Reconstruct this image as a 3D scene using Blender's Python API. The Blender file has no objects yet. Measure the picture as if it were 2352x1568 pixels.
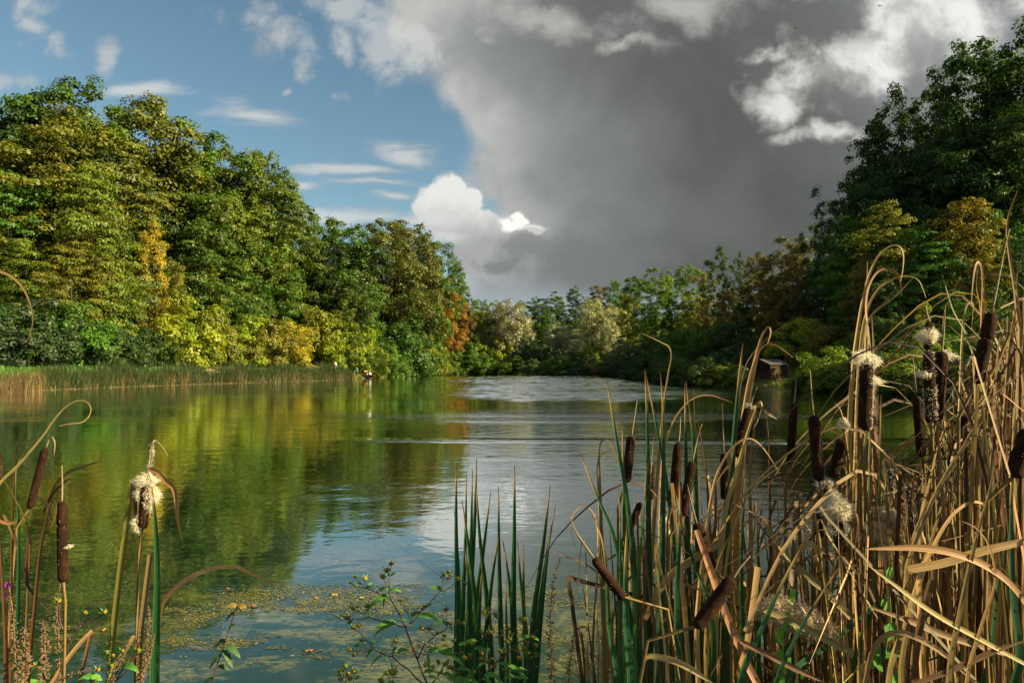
import bpy, math, random
import numpy as np
from mathutils import Vector, Matrix, noise as mnoise

random.seed(7)
rng = np.random.default_rng(11)
SC = bpy.context.scene
COL = SC.collection

# ------------------------------------------------------------------ camera
EYE = 2.7                       # metres above the pond
TH = math.atan(22 / 682)        # slight upward pitch
cam_d = bpy.data.cameras.new('camera')
cam_d.lens = 24.0
cam_d.sensor_width = 36.0
cam_d.clip_start = 0.05
cam_d.clip_end = 6000
cam = bpy.data.objects.new('camera', cam_d)
COL.objects.link(cam)
cam.location = (0, 0, EYE)
cam.rotation_euler = (math.pi / 2 + TH, 0, 0)
SC.camera = cam

# ------------------------------------------------------------------ render settings
SC.render.engine = 'CYCLES'
SC.cycles.use_denoising = True
SC.cycles.max_bounces = 6
SC.cycles.diffuse_bounces = 3
SC.cycles.glossy_bounces = 3
SC.cycles.transmission_bounces = 3
SC.cycles.sample_clamp_indirect = 4.0
SC.view_settings.view_transform = 'Standard'
SC.view_settings.look = 'None'
SC.view_settings.exposure = 1.70
SC.view_settings.gamma = 1.0
SC.view_settings.use_curve_mapping = False

SUN_AZ = math.radians(108)      # clockwise from the view direction (+Y)
SUN_EL = math.radians(26)

# ------------------------------------------------------------------ node helpers
class NT:
    def __init__(self, tree):
        self.t = tree; self.n = tree.nodes; self.l = tree.links
    def new(self, typ, **kw):
        nd = self.n.new(typ)
        for k, v in kw.items(): setattr(nd, k, v)
        return nd
    def put(self, sock, v):
        if v is None: return
        if isinstance(v, (int, float)):
            sock.default_value = v
        elif isinstance(v, (tuple, list)):
            if len(v) == 3 and len(sock.default_value) == 4: v = (*v, 1)
            sock.default_value = v
        else: self.l.new(v, sock)
    def m(self, op, a, b=None, c=None, clamp=False):
        nd = self.new('ShaderNodeMath', operation=op); nd.use_clamp = clamp
        for i, v in enumerate((a, b, c)): self.put(nd.inputs[i], v)
        return nd.outputs[0]
    def ss(self, x, lo, hi, a=0.0, b=1.0):       # smoothstep
        nd = self.new('ShaderNodeMapRange', interpolation_type='SMOOTHSTEP')
        for i, v in zip((0, 1, 2, 3, 4), (x, lo, hi, a, b)): self.put(nd.inputs[i], v)
        return nd.outputs[0]
    def mix(self, f, a, b, blend='MIX'):
        nd = self.new('ShaderNodeMix', data_type='RGBA', blend_type=blend)
        self.put(nd.inputs[0], f); self.put(nd.inputs[6], a); self.put(nd.inputs[7], b)
        return nd.outputs[2]
    def xyz(self, x, y, z):
        nd = self.new('ShaderNodeCombineXYZ')
        for i, v in enumerate((x, y, z)): self.put(nd.inputs[i], v)
        return nd.outputs[0]
    def sep(self, v):
        nd = self.new('ShaderNodeSeparateXYZ'); self.put(nd.inputs[0], v); return nd.outputs
    def noise(self, vec, scale, detail=4, rough=0.5, dist=0.0, lac=2.0):
        nd = self.new('ShaderNodeTexNoise')
        if vec is not None: self.l.new(vec, nd.inputs['Vector'])
        nd.inputs['Scale'].default_value = scale; nd.inputs['Detail'].default_value = detail
        nd.inputs['Roughness'].default_value = rough; nd.inputs['Distortion'].default_value = dist
        nd.inputs['Lacunarity'].default_value = lac
        return nd.outputs['Fac'], nd.outputs['Color']
    def scale(self, v, s):
        nd = self.new('ShaderNodeVectorMath', operation='MULTIPLY'); self.put(nd.inputs[0], v); self.put(nd.inputs[1], s)
        return nd.outputs[0]
    def ramp(self, f, stops):
        nd = self.new('ShaderNodeValToRGB'); self.put(nd.inputs[0], f)
        e = nd.color_ramp.elements
        while len(e) < len(stops): e.new(0.5)
        for i, (p, c) in enumerate(stops):
            e[i].position = p; e[i].color = (*c, 1) if len(c) == 3 else c
        return nd.outputs[0]
    def curve(self, x, pts):                    # piecewise curve through pts, x in 0..1
        nd = self.new('ShaderNodeFloatCurve'); self.put(nd.inputs[1], x)
        cv = nd.mapping.curves[0]
        while len(cv.points) < len(pts): cv.points.new(0.5, 0.5)
        for i, (a, b) in enumerate(pts): cv.points[i].location = (a, b)
        nd.mapping.update()
        return nd.outputs[0]

def ray(px, py):
    """direction through a point of a 1024x682 picture taken from the eye"""
    cx, cy = (px - 512) / 682, (341 - py) / 682
    c, s = math.cos(TH), math.sin(TH)
    return Vector((cx, c - cy * s, s + cy * c))
def P(px, py, Y):
    d = ray(px, py); k = Y / d.y
    return Vector((d.x * k, Y, EYE + d.z * k))
def Q(px, py, Y):                               # same, in the 2352-wide measuring scale
    return P(px * 1024 / 2352, py * 1024 / 2352, Y)
def UV_(px, py):
    d = ray(px, py); return d.x / d.y, d.z / d.y

# ------------------------------------------------------------------ world: clear sky + clouds
world = bpy.data.worlds.new('World'); SC.world = world; world.use_nodes = True
w = NT(world.node_tree); w.n.clear()
tc = w.new('ShaderNodeTexCoord').outputs['Generated']
dx, dy, dz = w.sep(tc)
yy = w.m('MAXIMUM', dy, 0.18)
u = w.m('DIVIDE', dx, yy); v = w.m('DIVIDE', dz, yy)
front = w.ss(dy, 0.12, 0.40)
uv = w.xyz(u, v, 0.0)
fb, fbc = w.noise(uv, 5.0, 9, 0.58, 0.15)           # fine billows
fbs = w.sep(fbc)
wu = w.m('ADD', u, w.m('MULTIPLY', w.m('SUBTRACT', fbs[0], 0.5), 0.16))
wv = w.m('ADD', v, w.m('MULTIPLY', w.m('SUBTRACT', fbs[1], 0.5), 0.16))
big, _ = w.noise(uv, 1.9, 5, 0.5, 0.2)
fine, _ = w.noise(uv, 14.0, 7, 0.6, 0.3)
fbx = w.m('SUBTRACT', w.ss(fb, 0.30, 0.70), 0.5)      # the billows at full contrast, -0.5 .. 0.5
fnx = w.m('SUBTRACT', w.ss(fine, 0.30, 0.70), 0.5)
stk, _ = w.noise(w.scale(uv, (2.2, 11.0, 1)), 2.6, 8, 0.62, 0.5)   # wind-drawn streaks

def blob(px, py, rx, ry, uu=None, vv=None, ang=0.0):
    """1 at the middle, 0 at the rim of an ellipse given in picture measures"""
    cu, cv = UV_(px, py)
    a = w.m('SUBTRACT', uu or wu, cu); b = w.m('SUBTRACT', vv or wv, cv)
    if ang:
        c, s = math.cos(ang), math.sin(ang)
        a, b = (w.m('ADD', w.m('MULTIPLY', a, c), w.m('MULTIPLY', b, s)),
                w.m('SUBTRACT', w.m('MULTIPLY', b, c), w.m('MULTIPLY', a, s)))
    a = w.m('DIVIDE', a, rx / 682); b = w.m('DIVIDE', b, ry / 682)
    r2 = w.m('ADD', w.m('MULTIPLY', a, a), w.m('MULTIPLY', b, b))
    return w.m('SUBTRACT', 1.0, w.m('SQRT', r2))
def anyof(l):
    o = l[0]
    for x in l[1:]: o = w.m('MAXIMUM', o, x)
    return o

sky = w.new('ShaderNodeTexSky', sky_type='NISHITA')
sky.sun_disc = False; sky.sun_elevation = SUN_EL; sky.sun_rotation = SUN_AZ
sky.air_density = 1.0; sky.dust_density = 0.6; sky.ozone_density = 2.2
skyc = w.mix(1.0, sky.outputs[0], (0.74, 0.81, 0.69), 'MULTIPLY')

# the great rain cloud: right of a wandering edge
vn = w.m('ADD', w.m('MULTIPLY', wv, 1.0 / 0.62), 0.0, clamp=True)      # 0 horizon .. 1 above the picture
def eu(px): return (UV_(px, 200)[0] + 0.5)
def ev(py): return UV_(512, py)[1] / 0.62
edge = w.curve(vn, [(0.0, eu(440)), (ev(300), eu(440)), (ev(262), eu(455)), (ev(235), eu(480)), (ev(215), eu(478)),
                    (ev(185), eu(458)), (ev(150), eu(458)), (ev(120), eu(455)), (ev(95), eu(425)), (ev(60), eu(392)),
                    (ev(20), eu(378)), (1.0, eu(370))])
inn = w.m('SUBTRACT', w.m('ADD', wu, 0.5), edge)                        # >0 inside
inn = w.m('ADD', inn, w.m('MULTIPLY', w.m('SUBTRACT', fine, 0.5), 0.045))
a_dark = w.ss(inn, -0.012, 0.05)
# its body: pale rim, dark heart, paler and bluer to the right and above
depth = w.ss(inn, 0.0, 0.38)
heart = w.m('MULTIPLY', depth, w.m('SUBTRACT', 1.0, w.ss(w.m('ADD', u, w.m('MULTIPLY', v, 0.25)), 0.52, 0.82, 0, 0.75)))
body = w.mix(heart, (0.285, 0.305, 0.31), (0.112, 0.119, 0.114))
body = w.mix(w.ss(big, 0.38, 0.66, 0.0, 0.38), body, (0.21, 0.215, 0.205))
body = w.mix(w.m('MULTIPLY', w.ss(inn, 0.16, 0.0), w.ss(fb, 0.36, 0.60, 0.1, 0.9)), body, (0.55, 0.555, 0.54))
mod_, _ = w.noise(uv, 3.6, 7, 0.6, 0.5)
body = w.mix(w.ss(mod_, 0.36, 0.66, 0.0, 0.32), body, w.mix(1.0, body, (1.6, 1.58, 1.55), 'MULTIPLY'))
body = w.mix(w.ss(mod_, 0.48, 0.30, 0.0, 0.4), body, w.mix(1.0, body, (0.72, 0.74, 0.76), 'MULTIPLY'))
body = w.mix(w.ss(v, 0.125, 0.085, 0, 0.85), body, (0.36, 0.43, 0.47))
body = w.mix(w.ss(w.m('ADD', v, w.m('MULTIPLY', fbx, 0.12)), 0.56, 0.74), body, w.mix(w.ss(fb, 0.35, 0.65), (0.65, 0.65, 0.63), (1.1, 1.1, 1.06)))  # unseen cloud above the view, brightened to light the water and banks
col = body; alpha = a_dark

def lay(col, alpha, a2, c2):
    """lay a cloud of colour c2, cover a2 over what is there"""
    return w.mix(w.m('MULTIPLY', a2, 1.0), col, c2), w.m('MAXIMUM', alpha, a2)

# broken bright tops along the upper part of the cloud
tops = anyof([blob(445, 8, 130, 56), blob(550, 22, 130, 30), blob(690, -2, 100, 30), blob(620, 40, 80, 14), blob(840, -6, 50, 16), blob(480, 5, 40, 40)])
a2 = w.ss(w.m('ADD', w.m('MULTIPLY', tops, 0.8), w.m('ADD', w.m('MULTIPLY', fbx, 0.55), w.m('MULTIPLY', fnx, 0.45))), 0.05, 0.95)
col, alpha = lay(col, alpha, w.m('MULTIPLY', a2, 0.75), (0.56, 0.56, 0.53))
# sunlit heap far right, with a torn puff in front of the grey
right = anyof([blob(915, 20, 75, 75), blob(960, 30, 60, 55), blob(885, 75, 45, 40), blob(1020, 10, 40, 30)])
a2 = w.ss(w.m('ADD', w.m('MULTIPLY', right, 0.9), w.m('ADD', w.m('MULTIPLY', fbx, 0.5), w.m('MULTIPLY', fnx, 0.25))), -0.1, 0.8)
col, alpha = lay(col, alpha, a2, w.mix(w.ss(fine, 0.35, 0.6), (0.55, 0.55, 0.53), (0.88, 0.88, 0.84)))
puff = anyof([blob(805, 70, 54, 44), blob(785, 97, 40, 24), blob(830, 65, 44, 32), blob(835, 135, 60, 13), blob(765, 48, 22, 12)])
a2 = w.ss(w.m('ADD', puff, w.m('ADD', w.m('MULTIPLY', fbx, 0.5), w.m('MULTIPLY', fnx, 0.6))), -0.1, 1.05)
col, alpha = lay(col, alpha, w.m('MULTIPLY', a2, 0.9), w.mix(w.ss(fine, 0.38, 0.62), (0.46, 0.45, 0.43), (0.85, 0.84, 0.80)))
# white cumulus low down beside the cloud, grey beneath
cum = anyof([blob(448, 198, 27, 30), blob(432, 212, 22, 20), blob(470, 206, 18, 24), blob(452, 230, 42, 22), blob(490, 240, 44, 22), blob(525, 250, 44, 22), blob(475, 262, 40, 18)])
cc = w.m('ADD', w.m('MULTIPLY', cum, 1.1), w.m('MULTIPLY', w.m('SUBTRACT', fine, 0.5), 0.8))
a2 = w.ss(cc, 0.0, w.ss(u, -0.06, 0.0, 0.36, 0.7))
lit = w.ss(w.m('ADD', w.m('ADD', v, w.m('MULTIPLY', u, 0.12)), w.m('MULTIPLY', w.m('SUBTRACT', fine, 0.5), 0.10)), 0.165, 0.245)
col, alpha = lay(col, alpha, a2, w.mix(lit, (0.40, 0.41, 0.41), (0.82, 0.82, 0.78)))
hot = anyof([blob(521, 229, 11, 14), blob(508, 234, 16, 7), blob(535, 239, 14, 5)])
a2 = w.ss(w.m('ADD', hot, w.m('MULTIPLY', w.m('SUBTRACT', fine, 0.5), 1.0)), 0.0, 0.5)
col, alpha = lay(col, alpha, a2, (1.0, 1.0, 0.93))
low = anyof([blob(545, 253, 80, 20), blob(590, 262, 110, 26), blob(500, 262, 60, 12)])
a2 = w.ss(w.m('ADD', low, w.m('ADD', w.m('MULTIPLY', fnx, 0.5), w.m('MULTIPLY', fbx, 0.4))), 0.0, 0.75)
col, alpha = lay(col, alpha, w.m('MULTIPLY', a2, 0.75), (0.19, 0.20, 0.20))
# fair-weather scraps and streaks in the blue
su = w.m('ADD', u, w.m('MULTIPLY', w.m('SUBTRACT', fbs[0], 0.5), 0.09)); sv = w.m('ADD', v, w.m('MULTIPLY', w.m('SUBTRACT', fbs[1], 0.5), 0.09))
sb = lambda *a, **k: blob(*a, uu=su, vv=sv, **k)
scr = anyof([sb(255, 8, 48, 48), sb(280, 35, 46, 44), sb(300, 66, 26, 26), sb(20, 2, 64, 34), sb(30, 24, 28, 30),
             sb(18, 40, 22, 13), sb(55, 43, 20, 20), sb(107, 49, 19, 22), sb(16, 82, 60, 22), sb(345, 4, 50, 22), sb(335, 95, 22, 14), sb(285, 88, 14, 10), sb(350, 40, 20, 24), sb(420, 50, 64, 50), sb(385, 30, 40, 34)])
a2 = w.ss(w.m('ADD', w.m('MULTIPLY', scr, 0.9), w.m('ADD', w.m('MULTIPLY', fbx, 0.8), w.m('MULTIPLY', fnx, 0.75))), 0.12, 0.95)
col, alpha = lay(col, alpha, w.m('MULTIPLY', a2, 0.68), (0.66, 0.67, 0.65))
s2 = lambda *a, **k: blob(*a, uu=w.m('ADD', u, w.m('MULTIPLY', w.m('SUBTRACT', fbs[0], 0.5), 0.08)), vv=w.m('ADD', v, w.m('MULTIPLY', w.m('SUBTRACT', fbs[1], 0.5), 0.05)), **k)
stre = anyof([s2(140, 87, 62, 12, ang=0.05), s2(258, 115, 60, 19, ang=-0.12), s2(402, 156, 60, 18, ang=-0.12), s2(350, 172, 90, 10), s2(375, 184, 80, 6),
              s2(392, 197, 50, 8), s2(345, 217, 90, 14), s2(430, 224, 60, 18), s2(300, 188, 30, 6), s2(420, 240, 80, 12)])
a2 = w.ss(w.m('ADD', stre, w.m('MULTIPLY', w.m('SUBTRACT', stk, 0.5), 2.0)), 0.05, 0.95)
col, alpha = lay(col, alpha, w.m('MULTIPLY', a2, 0.80), (0.70, 0.72, 0.71))

# the same broken weather everywhere else
gv = w.scale(tc, (1, 1, 1.8))
g, _ = w.noise(gv, 2.4, 8, 0.58, 0.3)
g_a = w.ss(g, 0.44, 0.64)
g_c = w.mix(w.ss(g, 0.50, 0.75), (0.62, 0.62, 0.60), (0.30, 0.31, 0.32))
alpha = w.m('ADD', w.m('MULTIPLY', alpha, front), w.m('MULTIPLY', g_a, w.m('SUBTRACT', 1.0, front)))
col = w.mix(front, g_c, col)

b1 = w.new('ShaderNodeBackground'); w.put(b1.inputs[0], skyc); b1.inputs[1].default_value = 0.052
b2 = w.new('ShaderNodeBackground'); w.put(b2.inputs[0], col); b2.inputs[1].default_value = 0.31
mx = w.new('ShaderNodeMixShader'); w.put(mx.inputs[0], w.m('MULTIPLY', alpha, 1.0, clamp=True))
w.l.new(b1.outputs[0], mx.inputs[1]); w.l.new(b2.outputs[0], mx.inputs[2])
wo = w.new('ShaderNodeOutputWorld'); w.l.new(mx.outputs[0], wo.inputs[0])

# ------------------------------------------------------------------ sun
sl = bpy.data.lights.new('sun', 'SUN'); sl.energy = 5.0; sl.angle = math.radians(0.6); sl.color = (1.0, 0.85, 0.47)
so = bpy.data.objects.new('sun', sl); COL.objects.link(so)
sd = Vector((math.sin(SUN_AZ) * math.cos(SUN_EL), math.cos(SUN_AZ) * math.cos(SUN_EL), math.sin(SUN_EL)))
so.rotation_euler = sd.to_track_quat('Z', 'Y').to_euler()
so.location = sd * 400

# ------------------------------------------------------------------ object helpers
def tag(o, label=None, cat=None, group=None, kind=None):
    if label: o['label'] = label
    if cat: o['category'] = cat
    if group: o['group'] = group
    if kind: o['kind'] = kind
    return o
def link(o, parent=None, loc=None):
    COL.objects.link(o)
    if parent is not None: o.parent = parent
    if loc is not None: o.location = loc
    return o
def thing(name, loc, label, cat, group=None):
    o = bpy.data.objects.new(name, None); o.empty_display_size = 0.1
    link(o, None, loc); return tag(o, label, cat, group)
def mesh_np(name, V, F, mat=None, smooth=False, attr=None, uvs=None):
    """V (n,3) array, F (m,k) array of k-gons; attr per face; uvs per vertex"""
    V = np.asarray(V, np.float32); F = np.asarray(F, np.int32)
    me = bpy.data.meshes.new(name)
    k = F.shape[1]
    me.vertices.add(len(V)); me.vertices.foreach_set('co', V.ravel())
    me.loops.add(F.size); me.loops.foreach_set('vertex_index', F.ravel())
    me.polygons.add(len(F)); me.polygons.foreach_set('loop_start', np.arange(0, F.size, k, dtype=np.int32))
    me.polygons.foreach_set('loop_total', np.full(len(F), k, np.int32))
    if smooth: me.polygons.foreach_set('use_smooth', np.ones(len(F), bool))
    me.update(calc_edges=True)
    if attr is not None:
        a = me.attributes.new('shade', 'FLOAT', 'FACE'); a.data.foreach_set('value', np.asarray(attr, np.float32))
    if uvs is not None:
        ul = me.uv_layers.new(name='uv'); ul.data.foreach_set('uv', np.asarray(uvs, np.float32)[F.ravel()].ravel())
    if mat: me.materials.append(mat)
    return me
def mesh_py(name, V, F, mat=None, smooth=False):
    me = bpy.data.meshes.new(name); me.from_pydata([tuple(x) for x in V], [], F); me.update()
    if smooth:
        for p in me.polygons: p.use_smooth = True
    if mat: me.materials.append(mat)
    return me
def part(name, me, parent=None, loc=None, color=None):
    o = bpy.data.objects.new(name, me); link(o, parent, loc)
    if color: o.color = (*color, 1)
    return o

class Geo:
    """collects tubes, boxes and lathes into one mesh"""
    def __init__(s): s.V = []; s.F = []
    def add(s, V, F):
        o = len(s.V); s.V += [tuple(x) for x in V]; s.F += [tuple(i + o for i in f) for f in F]
    def tube(s, pts, rad, n=6, cap=True):
        pts = [Vector(p) for p in pts]; V = []; F = []
        prev = None
        for i, p in enumerate(pts):
            t = (pts[min(i + 1, len(pts) - 1)] - pts[max(i - 1, 0)]).normalized()
            if prev is None:
                a = t.orthogonal().normalized()
            else:
                a = (prev - t * prev.dot(t))
                a = a.normalized() if a.length > 1e-6 else t.orthogonal().normalized()
            prev = a; b = t.cross(a)
            r = rad[i] if hasattr(rad, '__len__') else rad
            for k in range(n):
                an = 2 * math.pi * k / n
                V.append(p + (a * math.cos(an) + b * math.sin(an)) * r)
        for i in range(len(pts) - 1):
            for k in range(n):
                F.append((i * n + k, i * n + (k + 1) % n, (i + 1) * n + (k + 1) % n, (i + 1) * n + k))
        if cap:
            F.append(tuple(range(n - 1, -1, -1))); F.append(tuple((len(pts) - 1) * n + k for k in range(n)))
        s.add(V, F); return s
    def box(s, c, size, rot=None):
        c = Vector(c); V = []
        for x in (-.5, .5):
            for y in (-.5, .5):
                for z in (-.5, .5):
                    p = Vector((x * size[0], y * size[1], z * size[2]))
                    V.append(c + (rot @ p if rot else p))
        s.add(V, [(0, 1, 3, 2), (4, 6, 7, 5), (0, 4, 5, 1), (2, 3, 7, 6), (0, 2, 6, 4), (1, 5, 7, 3)]); return s
    def mesh(s, name, mat, smooth=True): return mesh_py(name, s.V, s.F, mat, smooth)

def smooth_path(pts, per):
    """curve through pts with a fixed number of steps between neighbours"""
    pts = [Vector(p) for p in pts]; out = []
    for k in range(len(pts) - 1):
        p1, p2 = pts[k], pts[k + 1]; d = (p2 - p1).length
        p0 = pts[k - 1] if k else p1 * 2 - p2
        p3 = pts[k + 2] if k + 2 < len(pts) else p2 * 2 - p1
        m1 = (p2 - p0).normalized() * d; m2 = (p3 - p1).normalized() * d
        for j in range(per):
            t = j / per; t2, t3 = t * t, t ** 3
            out.append(p1 * (2 * t3 - 3 * t2 + 1) + m1 * (t3 - 2 * t2 + t) + p2 * (3 * t2 - 2 * t3) + m2 * (t3 - t2))
    return out + [pts[-1]]
def catmull(pts, n):
    pts = [Vector(p) for p in pts]
    if len(pts) == 2: return [pts[0].lerp(pts[1], i / (n - 1)) for i in range(n)]
    L = [0.0]
    for a, b in zip(pts, pts[1:]): L.append(L[-1] + (b - a).length)
    out = []
    for i in range(n):
        d = L[-1] * i / (n - 1); k = 0
        while k < len(pts) - 2 and L[k + 1] < d: k += 1
        t = 0 if L[k + 1] == L[k] else (d - L[k]) / (L[k + 1] - L[k])
        p0 = pts[k - 1] if k > 0 else pts[k] * 2 - pts[k + 1]
        p1, p2 = pts[k], pts[k + 1]
        p3 = pts[k + 2] if k + 2 < len(pts) else p2 * 2 - p1
        out.append(0.5 * ((2 * p1) + (p2 - p0) * t + (2 * p0 - 5 * p1 + 4 * p2 - p3) * t * t + (3 * p1 - p0 - 3 * p2 + p3) * t ** 3))
    return out

# ------------------------------------------------------------------ materials
def material(name):
    m = bpy.data.materials.new(name); m.use_nodes = True
    t = NT(m.node_tree); t.n.clear()
    return m, t
def out(t, sh): t.l.new(sh, t.new('ShaderNodeOutputMaterial').inputs[0])
def principled(t, color, rough=0.7, spec=0.3, normal=None, **kw):
    b = t.new('ShaderNodeBsdfPrincipled')
    t.put(b.inputs['Base Color'], color); t.put(b.inputs['Roughness'], rough); t.put(b.inputs['Specular IOR Level'], spec)
    if normal is not None: t.l.new(normal, b.inputs['Normal'])
    for k, v_ in kw.items(): t.put(b.inputs[k], v_)
    return b.outputs[0]
def bump(t, h, strength, dist):
    b = t.new('ShaderNodeBump'); b.inputs['Strength'].default_value = strength; b.inputs['Distance'].default_value = dist
    t.l.new(h, b.inputs['Height']); return b.outputs[0]

def leaf_material(name, trans=0.30, gloss=0.018, patch=0.30):
    m, t = material(name)
    oi = t.new('ShaderNodeObjectInfo')
    at = t.new('ShaderNodeAttribute', attribute_name='shade')
    g = t.new('ShaderNodeNewGeometry').outputs['Position']
    n1, _ = t.noise(g, 0.33, 3, 0.5)
    base = oi.outputs['Color']
    c = t.mix(t.ss(n1, 0.5, 0.68, 0, patch), base, t.mix(1.0, base, (1.28, 1.24, 0.6), 'MULTIPLY'))   # boughs already turning
    n2_, _ = t.noise(g, 0.55, 2, 0.5)
    c = t.mix(t.ss(n2_, 0.46, 0.60, 0, 0.5), c, (0.055, 0.085, 0.014))                                 # green still left in them
    c = t.mix(t.ss(at.outputs['Fac'], 0.0, 1.0, 0.0, 0.65), c, t.mix(1.0, c, (0.42, 0.50, 0.60), 'MULTIPLY'))
    c = t.mix(t.ss(at.outputs['Fac'], 0.92, 0.98, 0.0, 0.25), c, (0.16, 0.13, 0.035))
    d = t.new('ShaderNodeBsdfDiffuse'); t.l.new(c, d.inputs[0])
    tr = t.new('ShaderNodeBsdfTranslucent'); t.l.new(t.mix(1.0, c, (1.7, 1.75, 0.45), 'MULTIPLY'), tr.inputs[0])
    ms = t.new('ShaderNodeMixShader'); ms.inputs[0].default_value = trans
    t.l.new(d.outputs[0], ms.inputs[1]); t.l.new(tr.outputs[0], ms.inputs[2])
    gl = t.new('ShaderNodeBsdfGlossy'); gl.inputs['Roughness'].default_value = 0.5; gl.inputs[0].default_value = (0.9, 0.95, 0.85, 1)
    m2 = t.new('ShaderNodeMixShader'); m2.inputs[0].default_value = gloss
    t.l.new(ms.outputs[0], m2.inputs[1]); t.l.new(gl.outputs[0], m2.inputs[2])
    out(t, m2.outputs[0]); return m
M_LEAF = leaf_material('foliage')
M_WILLOW = leaf_material('willow_foliage', 0.3, 0.09, 0.2)

def bark():
    m, t = material('bark'); g = t.new('ShaderNodeTexCoord').outputs['Object']
    n, _ = t.noise(t.scale(g, (1, 1, 0.2)), 9, 5, 0.6)
    out(t, principled(t, t.ramp(n, [(0.3, (0.022, 0.016, 0.012)), (0.7, (0.085, 0.062, 0.045))]), 0.9, 0.1, bump(t, n, 0.6, 0.05))); return m
M_BARK = bark()

def ground_mat():
    m, t = material('ground_soil_and_grass'); g = t.new('ShaderNodeNewGeometry').outputs['Position']
    n, _ = t.noise(g, 0.25, 5, 0.6); n2, _ = t.noise(g, 3.0, 5, 0.65)
    grass = t.mix(n2, (0.025, 0.045, 0.010), (0.075, 0.115, 0.022))
    soil = t.mix(n2, (0.07, 0.05, 0.03), (0.20, 0.14, 0.08))
    z = t.sep(g)[2]
    f = t.ss(n, 0.52, 0.64)
    f = t.m('MAXIMUM', f, t.ss(z, 0.35, 0.05))
    out(t, principled(t, t.mix(f, grass, soil), 0.95, 0.1, bump(t, n2, 0.7, 0.08))); return m
M_GROUND = ground_mat()

def water_mat():
    m, t = material('pond_water'); g = t.new('ShaderNodeNewGeometry').outputs['Position']
    x, y, z = t.sep(g)
    n1, _ = t.noise(t.scale(g, (0.75, 1.0, 1)), 1.6, 3, 0.5)      # slow swell
    n2, _ = t.noise(t.scale(g, (0.7, 1.0, 1)), 7.0, 3, 0.55)       # cat's-paw ripples
    n3, _ = t.noise(t.scale(g, (0.8, 1.0, 1)), 2.7, 2, 0.5)
    # where the breeze touches the pond: streaky zones on the water
    zn, _ = t.noise(t.scale(g, (0.035, 0.12, 1)), 1.0, 3, 0.55)
    zs, _ = t.noise(t.scale(g, (0.02, 0.30, 1)), 1.0, 3, 0.55)
    far = t.m('MULTIPLY', t.ss(y, 46, 66), t.ss(t.m('ADD', x, t.m('MULTIPLY', t.m('SUBTRACT', zn, 0.5), 22)), -13, -2))
    far = t.m('MULTIPLY', far, t.ss(zs, 0.36, 0.5, 0.25, 1.0))
    lane = t.m('MULTIPLY', t.ss(t.m('ABSOLUTE', t.m('SUBTRACT', t.m('ADD', y, t.m('MULTIPLY', t.m('SUBTRACT', zn, 0.5), 12)), 35.5)), 4.0, 1.2), t.m('MULTIPLY', t.ss(x, -14, -5), t.ss(zs, 0.34, 0.56, 0.15, 1.0)))
    lane2 = t.m('MULTIPLY', t.ss(t.m('ABSOLUTE', t.m('SUBTRACT', t.m('ADD', y, t.m('MULTIPLY', t.m('SUBTRACT', zn, 0.5), 3)), 24.0)), 0.9, 0.2), t.ss(x, -7, -4))
    wind = t.m('ADD', t.m('ADD', far, t.m('MULTIPLY', lane, 0.75)), t.m('MULTIPLY', lane2, 0.5), clamp=True)
    gust = t.m('ADD', t.ss(zn, 0.46, 0.66, 0.0, 0.5), t.m('MULTIPLY', t.ss(x, -3, 3), t.m('MULTIPLY', t.ss(y, 9, 20, 0, 0.28), t.ss(x, 10, 4))))
    amp = t.m('ADD', t.m('ADD', t.m('ADD', 0.25, gust), t.m('MULTIPLY', wind, 2.2)), t.m('MULTIPLY', far, -0.9))
    # calmer under the near bank
    amp = t.m('MULTIPLY', amp, t.ss(y, 4.5, 22, 0.35, 1.0))
    h = t.m('ADD', t.m('MULTIPLY', n1, 0.034), t.m('ADD', t.m('MULTIPLY', n3, 0.018), t.m('MULTIPLY', n2, 0.0075)))
    h = t.m('MULTIPLY', h, amp)
    nb = bump(t, h, 1.0, 1.0)
    # body colour of the murky water, a mirror on top
    body = t.mix(t.ss(zn, 0.35, 0.65), (0.006, 0.020, 0.012), (0.010, 0.030, 0.016))
    # drowned weed showing through the clear shallows of the near bank
    wn, _ = t.noise(t.scale(g, (0.9, 1.7, 1)), 1.3, 6, 0.62, 0.6)
    ws, _ = t.noise(t.scale(g, (5.0, 14.0, 1)), 1.6, 5, 0.65, 1.2)
    reg = t.m('MULTIPLY', t.m('MULTIPLY', t.ss(y, 5.5, 6.2), t.ss(y, 9.6, 7.4)), t.m('MULTIPLY', t.ss(x, -5.5, -3.5), t.ss(x, 3.0, 1.2)))
    wf = t.m('MULTIPLY', reg, t.m('MULTIPLY', t.ss(wn, 0.46, 0.58), t.ss(ws, 0.38, 0.60)))
    body = t.mix(wf, body, t.mix(ws, (0.045, 0.05, 0.018), (0.16, 0.15, 0.04)))
    d = t.new('ShaderNodeBsdfDiffuse'); t.l.new(body, d.inputs[0])
    gl = t.new('ShaderNodeBsdfGlossy'); gl.inputs['Roughness'].default_value = 0.025
    gl.inputs[0].default_value = (0.97, 1.0, 0.98, 1)
    t.l.new(nb, gl.inputs['Normal'])
    fr = t.new('ShaderNodeFresnel'); fr.inputs[0].default_value = 2.0; t.l.new(nb, fr.inputs['Normal'])
    ms = t.new('ShaderNodeMixShader'); t.l.new(t.ss(fr.outputs[0], 0.13, 0.47, 0.03, 1.0), ms.inputs[0])
    t.l.new(d.outputs[0], ms.inputs[1]); t.l.new(gl.outputs[0], ms.inputs[2])
    out(t, ms.outputs[0]); return m
M_WATER = water_mat()

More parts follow.
